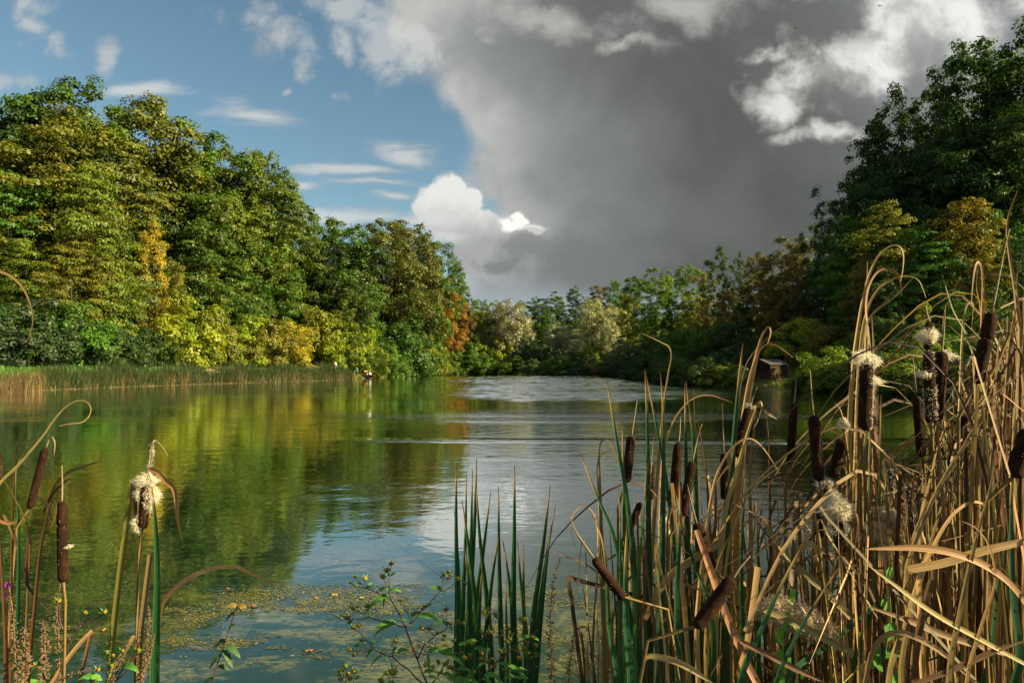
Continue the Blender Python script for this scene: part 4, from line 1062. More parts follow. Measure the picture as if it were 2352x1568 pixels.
STAND = dict(pelvis=(0, 0, .95), chest=(0, .01, 1.32), neck=(0, .01, 1.5), head0=(0, -.01, 1.58), head1=(0, -.02, 1.68),
             hipl=(-.1, 0, .9), kneel=(-.11, -.02, .5), ankl=(-.11, .02, .09), toel=(-.13, -.14, .04), hipr=(.1, 0, .9), kneer=(.12, -.02, .5), ankr=(.13, .02, .09), toer=(.15, -.14, .04),
             shl=(-.19, .02, 1.42), elbl=(-.25, .0, 1.14), wril=(-.2, -.2, 1.0), handl=(-.17, -.27, 1.0), shr=(.19, .02, 1.42), elbr=(.26, .02, 1.13), wrir=(.24, -.1, .9), handr=(.23, -.14, .83))
CROUCH = dict(pelvis=(.3, 0, .42), chest=(-.02, 0, .66), neck=(-.18, 0, .74), head0=(-.26, 0, .76), head1=(-.35, 0, .77),
              hipl=(.28, -.1, .40), kneel=(-.08, -.14, .26), ankl=(.22, -.13, .09), toel=(.05, -.13, .04), hipr=(.28, .1, .40), kneer=(-.06, .14, .24), ankr=(.24, .13, .09), toer=(.08, .13, .04),
              shl=(-.08, -.18, .68), elbl=(-.3, -.2, .45), wril=(-.5, -.1, .34), handl=(-.57, -.08, .3), shr=(-.08, .18, .68), elbr=(-.28, .2, .46), wrir=(-.48, .12, .34), handr=(-.55, .1, .3))
BEND = dict(pelvis=(.1, 0, .80), chest=(.0, -.04, 1.18), neck=(-.12, -.06, 1.36), head0=(-.18, -.07, 1.43), head1=(-.22, -.08, 1.54),
            hipl=(.08, -.1, .76), kneel=(-.12, -.16, .46), ankl=(-.02, -.18, .09), toel=(-.16, -.2, .04), hipr=(.12, .1, .76), kneer=(.22, .14, .44), ankr=(.3, .14, .09), toer=(.16, .12, .04),
            shl=(-.06, -.2, 1.28), elbl=(-.26, -.24, 1.04), wril=(-.42, -.16, .84), handl=(-.48, -.14, .78), shr=(-.02, .18, 1.28), elbr=(-.1, .26, 1.0), wrir=(-.26, .2, .8), handr=(-.32, .18, .74))
wx_ = (336 - 512) / 682 * 122; person((wx_, 122, gz(wx_, 122)), .3, 'person in white top and pale trousers bending forward on the sunlit left bank', BEND, M_WHITE, M_BEIGE)
wx_ = (357 - 512) / 682 * 121.5; person((wx_, 121.5, gz(wx_, 121.5)), -.4, 'person in teal shirt and dark trousers standing at the end of the reeds', STAND, M_TEAL, M_NAVY)
wx_ = (366.0 - 512) / 682 * 123.4; person((wx_, 123.4, .66), .2, 'person in orange shirt kneeling bent over on the jetty', CROUCH, M_ORANGE, M_NAVY)

# ------------------------------------------------------------------ two birds high in the cloud
for px, py, lab in ((879.5, 6.3, 'small dark bird high in the bright cloud at upper right'), (795.5, 28.3, 'small dark bird gliding in front of the great grey cloud')):
    p = P(px, py, 60); g = Geo(); g.tube([(-.16, 0, 0), (-.08, 0, 0), (.05, 0, .01), (.14, 0, .02), (.19, 0, .01)], [.012, .04, .05, .035, .008], 6)
    b = thing('bird', p, lab, 'bird', 'birds in the sky'); b.rotation_euler = (0.5, -.35, .4)
    part('body', g.mesh('body', M_BIRD), b)
    for s in (-1, 1):
        V = [(.06, 0, .01), (-.05, 0, .01), (-.06, s * .16, .05), (.06, s * .15, .06), (-.07, s * .33, .03), (.0, s * .33, .035)]
        part('wing', mesh_py('wing', V, [(0, 1, 2, 3), (3, 2, 4, 5)], M_BIRD), b)
    part('tail', mesh_py('tail', [(-.14, .02, 0), (-.14, -.02, 0), (-.27, -.05, 0), (-.27, .05, 0)], [(0, 1, 2, 3)], M_BIRD), b)
# ------------------------------------------------------------------ foreground: blades, cattails, plants at the near bank
fr = random.Random(21)
STRAW = (0.28, 0.178, 0.080); TAN = (0.19, 0.115, 0.050); PALE = (0.43, 0.31, 0.145); BROWN = (0.100, 0.054, 0.024); UMBER = (0.05, 0.027, 0.014)
EMER = (0.013, 0.062, 0.030); EMER2 = (0.016, 0.054, 0.033); LIME = (0.042, 0.10, 0.016); OLV = (0.11, 0.115, 0.025)

def blade_mesh(pts, width, mat, n=14, twist=0.0, face=0.0, cut=False, fold=0.18, base=0.75):
    pts = smooth_path(pts, 4 if len(pts) > 4 else 6); n = len(pts); V = []; F = []; U = []
    L_ = [0.0]
    for a_, b_ in zip(pts, pts[1:]): L_.append(L_[-1] + (b_ - a_).length)
    for i, p in enumerate(pts):
        s = L_[i] / L_[-1]
        t = (pts[min(i + 1, n - 1)] - pts[max(i - 1, 0)]).normalized()
        nr = Vector((math.sin(face), -math.cos(face), 0.15))
        sd = t.cross(nr); sd = sd.normalized() if sd.length > 1e-4 else Vector((1, 0, 0))
        if twist: sd = Matrix.Rotation(twist * s * s, 3, t) @ sd
        nn = sd.cross(t).normalized()
        prof = (base + (1 - base) * min(1, s * 3)) * (1 if cut else min(1.0, (1 - s) * 3.0 + 0.03) ** 0.7)
        w_ = width * 0.5 * prof
        V += [p - sd * w_, p - nn * w_ * fold * 2, p + sd * w_]; U += [(0, s * (.9 if cut else 1)), (.5, s * (.9 if cut else 1)), (1, s * (.9 if cut else 1))]
        if i:
            a = (i - 1) * 3; F += [(a, a + 1, a + 4, a + 3), (a + 1, a + 2, a + 5, a + 4)]
    return mesh_np('leaf_blade', V, F, mat, True, None, U)

def path(pts, Y0, Y1=None, Ymid=None):
    """measured picture points to a curve in the world, running from depth Y0 to Y1"""
    Y1 = Y0 if Y1 is None else Y1; n = len(pts)
    return [Q(x, y, Y0 + (Y1 - Y0) * i / max(n - 1, 1) + (Ymid or 0) * math.sin(math.pi * i / max(n - 1, 1))) for i, (x, y) in enumerate(pts)]
def scale_at(Y): return Y / 682 * 1024 / 2352       # metres per measured pixel at depth Y
def rooted(pts3, root):
    """continue a blade down to its root"""
    return [root, root.lerp(pts3[0], .55) + Vector((0, 0, .02))] + pts3 if (pts3[0] - root).length > .15 else pts3

def clump(label, cat, name, root, blades, group=None):
    """blades: (measured points from low to tip, width px, colour, Y0, Y1, opts)"""
    o = thing(name, root, label, cat, group)
    for pts, wpx, colr, Y0, Y1, opt in blades:
        opt = dict(opt); lying = opt.pop('lying', False); green = opt.pop('green', False)
        p3 = path(pts, Y0, Y1, opt.pop('mid', 0.0))
        if not lying: p3 = rooted(p3, root + Vector((fr.uniform(-.06, .06), fr.uniform(-.06, .06), 0)))
        p3 = [p - root for p in p3]
        me = blade_mesh(p3, wpx * (1.25 if green else 1.1) * scale_at((Y0 + Y1) / 2), M_GREEN if green else M_DRY, opt.pop('n', 22), **opt)
        part('leaf_blade', me, o, color=tuple(c * fr.uniform(.85, 1.15) for c in colr))
    return o
def bankpt(px, Y):                       # a root on the bank or in the shallows below picture column px
    x = (px * 1024 / 2352 - 512) / 682 * Y
    return Vector((x, Y, max(gz(x, Y), -.12)))
g_ = dict(green=True)

# -- the traced blades of the right hand stand
clump('tall dead clump with arching straw blades left of the upper fluffy cattail', 'dead reed clump', 'dead_reed_clump', bankpt(1960, 2.3), [
    ([(1950, 1500), (1948, 1250), (1950, 1000), (1958, 850), (1972, 740), (1990, 650), (2012, 595), (2040, 567), (2062, 563), (2074, 580), (2073, 620), (2068, 645)], 13, PALE, 2.3, 2.2, {}),
    ([(1962, 1400), (1966, 1000), (1975, 800), (1990, 715), (2015, 665), (2050, 640), (2085, 633), (2108, 642), (2120, 665), (2126, 683)], 12, PALE, 2.35, 2.25, {}),
    ([(2020, 1450), (2012, 1150), (2003, 900), (1993, 760), (1988, 700), (1996, 655), (2015, 624), (2040, 616), (2062, 632), (2070, 668)], 24, TAN, 2.2, 2.3, dict(twist=.9)),
    ([(1995, 1500), (1990, 1100), (1986, 880), (1990, 745), (2010, 715), (2050, 685), (2085, 650), (2116, 618)], 15, STRAW, 2.25, 2.1, dict(twist=.6)),
    ([(1972, 1450), (1970, 1100), (1972, 860), (1985, 780), (2000, 725), (2035, 690), (2052, 665)], 14, STRAW, 2.3, 2.2, {}),
    ([(1990, 1500), (1984, 1200), (1976, 930), (1990, 700), (1992, 600)], 16, BROWN, 2.4, 2.45, {}),
    ([(2004, 1500), (2000, 1250), (1985, 1030), (1978, 920)], 14, TAN, 2.15, 2.1, dict(cut=True)),
    ([(2035, 1500), (2030, 1200), (2012, 900), (2002, 720)], 19, BROWN, 2.3, 2.35, {}),
])
clump('dead clump with a broad folded blade in front of the wooden hut', 'dead reed clump', 'dead_reed_clump', bankpt(1680, 2.5), [
    ([(1685, 1400), (1690, 1150), (1706, 980), (1726, 860), (1745, 785), (1757, 757), (1766, 750), (1770, 764), (1762, 790)], 21, STRAW, 2.5, 2.45, {}),
    ([(1670, 1400), (1680, 1180), (1700, 1000), (1718, 880), (1738, 815), (1756, 792), (1778, 790), (1800, 803), (1821, 820)], 13, PALE, 2.5, 2.4, {}),
    ([(1700, 1300), (1720, 950), (1745, 800), (1765, 772), (1800, 748), (1845, 736), (1892, 731)], 6, (.16, .12, .05), 2.55, 2.4, {}),
    ([(1660, 1450), (1675, 1150), (1692, 950), (1712, 840), (1740, 795)], 8, BROWN, 2.5, 2.55, {}),
    ([(1640, 1500), (1665, 1180), (1700, 1050), (1728, 960), (1745, 920), (1750, 930), (1740, 965), (1728, 985)], 15, PALE, 2.2, 2.15, {}),
    ([(1735, 925), (1760, 945), (1785, 962)], 6, TAN, 2.15, 2.15, dict(lying=True, n=6)),
])
clump('dead clump with a zigzag straw blade whose tip points left over the far shore', 'dead reed clump', 'dead_reed_clump', bankpt(1490, 2.4), [
    ([(1488, 1450), (1500, 1230), (1512, 1060), (1524, 930), (1536, 850), (1542, 815), (1536, 795), (1522, 787), (1500, 776), (1473, 764)], 9, STRAW, 2.4, 2.35, {}),
    ([(1515, 1250), (1522, 1050), (1543, 975), (1570, 932), (1600, 910), (1635, 907), (1660, 915), (1682, 923)], 9, PALE, 2.35, 2.3, {}),
    ([(1392, 1568), (1384, 1300), (1377, 1100), (1376, 1030), (1386, 1008), (1400, 1012), (1412, 1040), (1425, 1068)], 12, TAN, 2.3, 2.25, {}),
    ([(1388, 1330), (1372, 1100), (1374, 1055), (1392, 1036), (1420, 1034), (1448, 1048)], 6, STRAW, 2.35, 2.3, {}),
    ([(1330, 1280), (1312, 1215), (1318, 1178), (1338, 1161), (1356, 1166), (1370, 1195), (1374, 1260), (1370, 1420)][::-1], 6, PALE, 2.4, 2.4, {}),
    ([(1352, 1568), (1348, 1400), (1346, 1290), (1341, 1235), (1335, 1250), (1330, 1310), (1324, 1358)], 9, TAN, 2.3, 2.25, dict(twist=1.2)),
    ([(1462, 1500), (1470, 1300), (1480, 1150), (1500, 1075), (1515, 1050), (1540, 1045)], 8, STRAW, 2.5, 2.4, {}),
    ([(1470, 1520), (1485, 1250), (1500, 1020), (1505, 990), (1512, 985), (1520, 1000)], 6, PALE, 2.6, 2.5, {}),
    ([(1470, 1500), (1430, 1380), (1380, 1320), (1335, 1288), (1300, 1277), (1268, 1265)], 9, BROWN, 2.1, 2.0, {}),
])
clump('dead clump with pale hooped blades between the dark cattails and the green blades', 'dead reed clump', 'dead_reed_clump', bankpt(1650, 2.1), [
    ([(1600, 1460), (1618, 1250), (1640, 1110), (1665, 1050), (1695, 1015), (1725, 1006), (1755, 1030), (1790, 1085)], 11, PALE, 2.15, 2.1, {}),
    ([(1650, 1480), (1672, 1260), (1700, 1170), (1740, 1110), (1790, 1070), (1822, 1057), (1860, 1075)], 9, PALE, 2.2, 2.1, {}),
    ([(1620, 1500), (1640, 1330), (1670, 1240), (1700, 1205), (1735, 1190), (1765, 1215), (1775, 1260)], 9, STRAW, 2.1, 2.0, {}),
    ([(1560, 1500), (1580, 1370), (1620, 1300), (1650, 1180), (1700, 1080)], 13, TAN, 2.3, 2.3, {}),
    ([(1600, 1215), (1640, 1330), (1680, 1440), (1720, 1530), (1740, 1568)], 16, STRAW, 1.8, 1.75, dict(lying=True, cut=True)),
    ([(1480, 1420), (1530, 1330), (1580, 1290), (1660, 1240)], 16, STRAW, 2.0, 2.0, dict(lying=True, cut=True)),
    ([(1480, 1510), (1500, 1505), (1560, 1520), (1640, 1568)], 13, PALE, 1.8, 1.7, dict(lying=True)),
    ([(1718, 1500), (1724, 1250), (1722, 1060), (1730, 1000), (1735, 925)], 12, STRAW, 2.3, 2.35, {}),
    ([(1770, 1500), (1768, 1200), (1765, 1000), (1760, 950)], 9, BROWN, 2.4, 2.4, {}),
    ([(1640, 1400), (1628, 1180), (1618, 1050), (1608, 990), (1602, 965)], 9, UMBER, 2.5, 2.5, {}),
])
clump('dead clump of wide leaning blades at the right edge of the photo', 'dead reed clump', 'dead_reed_clump', bankpt(2310, 2.0), [
    ([(2362, 1000), (2345, 800), (2331, 664), (2319, 592), (2312, 530), (2316, 495), (2326, 465), (2337, 436)], 22, TAN, 1.9, 1.85, {}),
    ([(2350, 900), (2345, 750), (2338, 690), (2336, 630), (2343, 600), (2354, 570)], 15, BROWN, 1.95, 1.9, {}),
    ([(2240, 1300), (2248, 950), (2254, 760), (2257, 660), (2254, 615), (2247, 601), (2240, 612), (2234, 650), (2230, 700)], 15, STRAW, 2.1, 2.05, {}),
    ([(2260, 1200), (2262, 850), (2250, 700), (2242, 660), (2245, 625), (2248, 598)], 7, PALE, 2.15, 2.1, {}),
    ([(2196, 1200), (2205, 900), (2210, 759), (2216, 715), (2226, 694), (2234, 697), (2234, 720), (2231, 752)], 13, PALE, 2.1, 2.1, {}),
    ([(2160, 1200), (2163, 900), (2165, 770), (2167, 720), (2180, 685), (2195, 655), (2207, 628)], 8, TAN, 2.2, 2.1, dict(twist=.5)),
    ([(2300, 1200), (2255, 900), (2220, 770), (2190, 715), (2172, 660), (2164, 632)], 11, OLV, 2.0, 2.1, {}),
    ([(2290, 1300), (2310, 900), (2318, 790), (2330, 720), (2345, 685), (2360, 665)], 17, STRAW, 1.9, 1.85, {}),
    ([(2270, 1350), (2280, 1000), (2290, 820), (2305, 765), (2330, 790), (2352, 830)], 18, TAN, 1.85, 1.8, dict(twist=.4)),
    ([(2215, 1400), (2225, 1150), (2240, 950), (2260, 800), (2270, 740)], 14, BROWN, 2.1, 2.1, {}),
    ([(2330, 1400), (2325, 1100), (2335, 900), (2352, 760)], 18, STRAW, 1.8, 1.8, {}),
    ([(2080, 1350), (2140, 1150), (2220, 1010), (2290, 900), (2360, 850)], 15, STRAW, 1.8, 1.75, {}),
    ([(2060, 1400), (2110, 1200), (2200, 1060), (2280, 980), (2365, 915)], 10, PALE, 1.85, 1.8, {}),
    ([(2110, 1250), (2140, 1080), (2165, 990), (2200, 945), (2222, 955), (2230, 985)], 15, STRAW, 2.0, 1.95, dict(twist=.6)),
    ([(2260, 1400), (2275, 1150), (2240, 990), (2215, 945), (2195, 950)], 16, (.24, .17, .085), 1.8, 1.8, dict(twist=.5)),
    ([(2130, 1350), (2125, 1150), (2140, 1050), (2170, 985), (2185, 965)], 14, BROWN, 2.1, 2.05, {}),
])
clump('dead clump with long straw blades lying across the lower right corner', 'dead reed clump', 'dead_reed_clump', bankpt(2250, 1.7), [
    ([(2368, 1400), (2320, 1338), (2260, 1295), (2190, 1268), (2110, 1256), (2040, 1257), (1984, 1259)], 15, STRAW, 1.6, 1.6, dict(lying=True, n=20)),
    ([(2368, 1238), (2250, 1265), (2170, 1290), (2085, 1306)], 17, STRAW, 1.65, 1.65, dict(lying=True, cut=True)),
    ([(2368, 1530), (2250, 1465), (2150, 1410), (2060, 1345), (1985, 1290)], 10, PALE, 1.6, 1.6, dict(lying=True)),
    ([(2368, 1520), (2300, 1495), (2180, 1460), (2080, 1420), (1990, 1390)], 14, TAN, 1.7, 1.7, dict(lying=True)),
    ([(2220, 1568), (2255, 1430), (2285, 1330), (2270, 1250), (2240, 1210), (2208, 1195)], 13, STRAW, 1.6, 1.6, {}),
    ([(2110, 1340), (2140, 1260), (2180, 1190), (2220, 1155), (2250, 1152), (2262, 1165), (2250, 1195), (2215, 1225)], 16, PALE, 1.7, 1.75, {}),
    ([(2180, 1568), (2205, 1400), (2240, 1240), (2270, 1130), (2290, 1050)], 17, TAN, 1.6, 1.6, {}),
    ([(2040, 1568), (2080, 1430), (2120, 1300), (2140, 1220)], 14, STRAW, 1.7, 1.75, dict(cut=True)),
    ([(2070, 1568), (2095, 1400), (2130, 1270), (2170, 1130), (2190, 1060)], 15, TAN, 1.7, 1.75, {}),
    ([(2100, 1568), (2112, 1440), (2140, 1330)], 16, BROWN, 1.65, 1.65, dict(cut=True)),
    ([(1985, 1568), (2010, 1480), (2060, 1450), (2140, 1480), (2200, 1530), (2240, 1568)], 12, STRAW, 1.7, 1.6, dict(lying=True)),
    ([(1750, 1395), (1830, 1430), (1905, 1470), (1960, 1500)], 15, STRAW, 1.8, 1.75, dict(lying=True, cut=True)),
    ([(1700, 1470), (1800, 1520), (1900, 1568)], 12, TAN, 1.75, 1.7, dict(lying=True)),
    ([(1783, 1242), (1830, 1300), (1890, 1350), (1960, 1420)], 15, STRAW, 1.9, 1.85, dict(lying=True, cut=True)),
    ([(1776, 1500), (1780, 1380), (1783, 1242)], 16, TAN, 1.9, 1.9, dict(cut=True)),
    ([(1755, 1190), (1790, 1260), (1850, 1340)], 12, STRAW, 2.0, 1.95, dict(lying=True)),
    ([(1735, 1290), (1780, 1240), (1830, 1215), (1870, 1212), (1885, 1225)], 8, PALE, 1.95, 1.9, {}),
    ([(1830, 1310), (1836, 1260), (1855, 1245), (1872, 1255), (1880, 1290)], 11, PALE, 1.95, 1.9, dict(lying=True)),
    ([(1700, 1568), (1715, 1480), (1730, 1380), (1740, 1300)], 13, STRAW, 1.75, 1.8, dict(cut=True)),
    ([(2290, 1380), (2260, 1290), (2230, 1250), (2215, 1248)], 9, UMBER, 1.75, 1.7, dict(lying=True)),
    ([(2100, 1568), (2200, 1530), (2290, 1490), (2352, 1470)], 13, BROWN, 1.6, 1.6, dict(lying=True)),
])
# -- traced green blades
clump('slender green blades left of the shortest upright cattails', 'green reed clump', 'green_reed_clump', bankpt(1450, 2.2), [
    ([(1466, 1568), (1458, 1330), (1438, 1130), (1418, 1020), (1404, 935), (1393, 867)], 13, EMER, 2.2, 2.15, g_),
    ([(1475, 1568), (1440, 1380), (1408, 1225), (1370, 1135), (1348, 1078), (1331, 1036)], 13, EMER, 2.1, 2.0, g_),
    ([(1440, 1568), (1436, 1300), (1432, 1100), (1430, 1010), (1429, 960)], 12, (0.04, .11, .03), 2.2, 2.2, g_),
    ([(1492, 1568), (1490, 1300), (1488, 1050), (1485, 930), (1481, 848)], 14, EMER2, 2.3, 2.25, g_),
    ([(1560, 1568), (1552, 1300), (1530, 1100), (1508, 980), (1492, 900), (1482, 852)], 11, EMER, 2.3, 2.2, g_),
    ([(1512, 1568), (1520, 1300), (1524, 1050), (1522, 930), (1517, 857)], 15, EMER2, 2.15, 2.1, g_),
    ([(1428, 1568), (1425, 1350), (1424, 1200), (1420, 1110)], 10, EMER, 2.0, 2.0, g_),
    ([(1455, 1568), (1462, 1350), (1478, 1180), (1485, 1060)], 9, LIME, 2.0, 2.0, g_),
    ([(1450, 1568), (1440, 1440), (1436, 1330), (1440, 1200)], 22, EMER, 1.8, 1.8, g_),
    ([(1420, 1568), (1400, 1440), (1392, 1300), (1382, 1235), (1360, 1180)], 14, EMER, 1.9, 1.9, g_),
])
clump('tall emerald blades among the upright cattails before the hut', 'green reed clump', 'green_reed_clump', bankpt(1610, 2.3), [
    ([(1590, 1568), (1580, 1300), (1576, 1080), (1574, 960), (1573, 878)], 14, EMER2, 2.4, 2.4, g_),
    ([(1600, 1568), (1602, 1300), (1596, 1100), (1590, 990), (1580, 920), (1576, 872)], 12, EMER, 2.35, 2.3, g_),
    ([(1612, 1568), (1604, 1300), (1598, 1050), (1594, 930), (1593, 892)], 10, LIME, 2.4, 2.4, g_),
    ([(1640, 1568), (1660, 1280), (1680, 1080), (1690, 950), (1698, 860), (1706, 788)], 18, EMER2, 2.3, 2.25, g_),
    ([(1668, 1568), (1670, 1300), (1682, 1100), (1694, 950), (1704, 852)], 12, (.035, .10, .045), 2.35, 2.3, g_),
    ([(1642, 1568), (1652, 1340), (1662, 1200), (1675, 1080), (1690, 1010)], 14, EMER2, 2.2, 2.2, g_),
    ([(1705, 1568), (1702, 1300), (1708, 1150), (1712, 1060)], 12, EMER, 2.1, 2.1, g_),
    ([(1738, 1568), (1742, 1350), (1738, 1200), (1737, 1120)], 12, EMER, 2.2, 2.2, g_),
    ([(1560, 1568), (1555, 1350), (1562, 1200), (1560, 1090)], 18, EMER2, 1.9, 1.9, g_),
    ([(1640, 1568), (1632, 1400), (1590, 1280), (1568, 1190), (1545, 1110)], 12, EMER, 2.0, 1.95, g_),
    ([(1782, 1568), (1840, 1440), (1900, 1340), (1935, 1290)], 14, EMER, 1.7, 1.7, g_),
    ([(1700, 1568), (1750, 1440), (1800, 1330), (1845, 1245)], 18, EMER, 1.75, 1.75, g_),
    ([(1800, 1568), (1900, 1480), (2010, 1390), (2080, 1330), (2130, 1280)], 14, EMER, 1.8, 1.9, g_),
    ([(2000, 1400), (2012, 1250), (2020, 1110), (2022, 1000), (2023, 905)], 14, (.055, .11, .02), 1.9, 1.9, g_),
    ([(2330, 1568), (2325, 1350), (2322, 1150), (2330, 1020)], 22, EMER2, 1.7, 1.7, g_),
    ([(2300, 1300), (2270, 1090), (2235, 960), (2200, 850)], 15, EMER2, 1.9, 1.95, g_),
    ([(2255, 1568), (2290, 1350), (2318, 1180), (2330, 1080)], 13, EMER, 1.75, 1.8, g_),
])
# -- the free standing green clump in the middle
clump('free standing clump of dark green upright blades in the open water at bottom centre', 'green reed clump', 'green_reed_clump', bankpt(1110, 3.2), [
    ([(b[0], b[1] + 20), (b[0] + (t_[0] - b[0]) * .3 + fr.uniform(-3, 3), b[1] + (t_[1] - b[1]) * .35), (b[0] + (t_[0] - b[0]) * .66 + fr.uniform(-3, 3), b[1] + (t_[1] - b[1]) * .7), t_], wd, cc, yv, yv - .1, g_)
    for t_, b, wd, cc, yv in (
        ((1048, 1061), (1050, 1568), 12, EMER, 3.1), ((1071, 1083), (1062, 1568), 10, EMER, 3.2), ((1085, 1076), (1070, 1568), 11, EMER, 3.1), ((1095, 1050), (1074, 1568), 13, EMER2, 3.0),
        ((1093, 1104), (1130, 1568), 12, EMER, 3.0), ((1061, 1146), (1112, 1568), 13, EMER, 2.95), ((1043, 1169), (1066, 1568), 9, EMER2, 3.3), ((1127, 1127), (1076, 1568), 12, EMER, 3.1),
        ((1145, 1115), (1153, 1568), 11, EMER2, 3.2), ((1182, 1067), (1180, 1568), 13, EMER, 3.1), ((1149, 1214), (1102, 1568), 12, EMER, 3.0), ((1163, 1327), (1165, 1568), 9, LIME, 3.0),
        ((1188, 1240), (1216, 1568), 11, (.04, .10, .03), 3.1), ((1203, 1248), (1208, 1568), 10, EMER, 3.2), ((1264, 1112), (1214, 1568), 13, EMER2, 3.0), ((1276, 1157), (1220, 1568), 11, EMER, 3.1),
        ((1266, 1202), (1226, 1568), 11, EMER, 3.05), ((1155, 1240), (1196, 1568), 12, EMER, 3.15), ((1108, 1300), (1092, 1568), 16, EMER, 2.9), ((1068, 1250), (1086, 1568), 14, EMER2, 2.9))
])
# -- left hand blades
clump('dead brown clump with a looped straw blade at the left edge', 'dead reed clump', 'dead_reed_clump', bankpt(40, 2.2), [
    ([(-10, 1135), (50, 1060), (100, 1000), (140, 945), (170, 922), (195, 919), (209, 932), (207, 952), (190, 968), (160, 972), (137, 977)], 9, PALE, 2.2, 2.1, {}),
    ([(26, 1500), (28, 1250), (34, 1090), (40, 1030), (52, 1011), (68, 1013), (80, 1040)], 8, BROWN, 2.3, 2.2, {}),
    ([(68, 1520), (80, 1400), (95, 1250), (120, 1150), (128, 1145), (130, 1180), (115, 1215)], 12, BROWN, 2.1, 2.0, {}),
    ([(15, 1500), (5, 1300), (-4, 1150)], 14, BROWN, 2.0, 2.0, {}),
    ([(60, 1480), (66, 1340), (70, 1250), (62, 1200), (40, 1150), (0, 1085)], 8, TAN, 2.2, 2.1, {}),
    ([(70, 1230), (62, 1330), (85, 1370), (120, 1410)], 12, UMBER, 2.2, 2.1, dict(lying=True, twist=1.5)),
    ([(-10, 1190), (20, 1200), (42, 1196)], 7, STRAW, 2.0, 2.0, dict(lying=True)),
    ([(10, 1180), (30, 1220), (40, 1260)], 8, TAN, 2.1, 2.1, dict(lying=True)),
    ([(105, 1165), (130, 1110), (160, 1082), (200, 1068), (236, 1056)], 7, (.15, .11, .04), 2.2, 2.1, dict(lying=True)),
    ([(90, 1140), (110, 1160), (122, 1200)], 7, TAN, 2.2, 2.1, dict(lying=True)),
    ([(100, 1175), (125, 1130), (150, 1105), (166, 1098)], 6, UMBER, 2.2, 2.1, dict(lying=True)),
    ([(34, 1568), (42, 1400), (44, 1200), (38, 1080), (60, 1030)], 10, EMER, 2.3, 2.3, g_),
])
clump('single brown drooping blade tip at the upper left edge', 'dead reed clump', 'dead_reed_clump', bankpt(-60, 1.6), [
    ([(-70, 1100), (-60, 800), (-40, 660), (-12, 624), (20, 630), (50, 655), (70, 695), (77, 735), (70, 765), (61, 785)], 15, STRAW, 1.6, 1.6, {})])
clump('dark green stalk and yellowing blades around the white tufted cattail', 'green reed clump', 'green_reed_clump', bankpt(335, 2.3), [
    ([(352, 1640), (358, 1480), (362, 1330), (358, 1210), (350, 1130), (340, 1074)], 19, (.016, .070, .030), 2.2, 2.25, g_),
    ([(248, 1640), (262, 1440), (278, 1300), (292, 1200), (306, 1100)], 13, (.14, .145, .03), 2.3, 2.3, dict(cut=True)),
    ([(306, 1102), (311, 1150), (309, 1210), (303, 1225)], 8, UMBER, 2.3, 2.3, dict(lying=True)),
    ([(318, 1640), (322, 1480), (332, 1380), (346, 1272)], 11, TAN, 2.25, 2.25, dict(cut=True)),
    ([(342, 1075), (362, 1083), (380, 1103), (398, 1118), (406, 1150), (408, 1190), (421, 1246)], 11, STRAW, 2.2, 2.15, dict(lying=True, twist=1.0)),
    ([(360, 1500), (372, 1390), (400, 1352), (440, 1322), (485, 1305), (520, 1300), (550, 1302), (585, 1318), (620, 1333), (656, 1336)], 15, PALE, 2.3, 2.1, dict(face=-.5)),
    ([(105, 1590), (150, 1520), (185, 1475), (213, 1447)], 9, PALE, 2.1, 2.1, dict(lying=True, cut=True)),
    ([(176, 1600), (192, 1530), (212, 1444)], 8, TAN, 2.15, 2.15, dict(lying=True, cut=True)),
    ([(245, 1600), (262, 1530), (290, 1490), (310, 1458)], 8, PALE, 2.1, 2.1, dict(lying=True, cut=True)),
    ([(320, 1600), (322, 1520), (312, 1462)], 7, BROWN, 2.1, 2.1, dict(lying=True)),
])

# -- cattails
def lathe(p0, p1, prof, n=14, bulge=None, seed=0):
    g = Geo(); ax = (p1 - p0); t = ax.normalized(); a = t.orthogonal().normalized(); b = t.cross(a); V = []; F = []; r = random.Random(seed)
    for s, rd in prof:
        c = p0 + ax * s
        for k in range(n):
            an = 2 * math.pi * k / n; q = rd * (1 + .10 * mnoise.noise(Vector((math.cos(an) * 1.5, math.sin(an) * 1.5, s * 7 + seed))) + .05 * mnoise.noise(Vector((math.cos(an) * 4, math.sin(an) * 4, s * 22 + seed))))
            V.append(c + (a * math.cos(an) + b * math.sin(an)) * q)
    for i in range(len(prof) - 1):
        for k in range(n): F.append((i * n + k, i * n + (k + 1) % n, (i + 1) * n + (k + 1) % n, (i + 1) * n + k))
    F.append(tuple(range(n - 1, -1, -1))); F.append(tuple((len(prof) - 1) * n + k for k in range(n)))
    g.add(V, F); return g
def spike_prof(r, neck=None):
    pr = [(0, .3), (.012, .62), (.03, .84), (.06, .96), (.1, 1), (.5, 1.02), (.9, .97), (.95, .88), (.98, .68), (1, .35)]
    pr = sorted(pr + [(x / 20, 1.0) for x in range(3, 18) if x != 10])
    pr = [(s, q * r) for s, q in pr]
    if neck is not None:
        extra = [(neck - .035, r), (neck - .012, r * .85), (neck, r * .68), (neck + .012, r * .85), (neck + .035, r)]
        pr = sorted([p for p in pr if abs(p[0] - neck) > .04] + extra)
    return pr
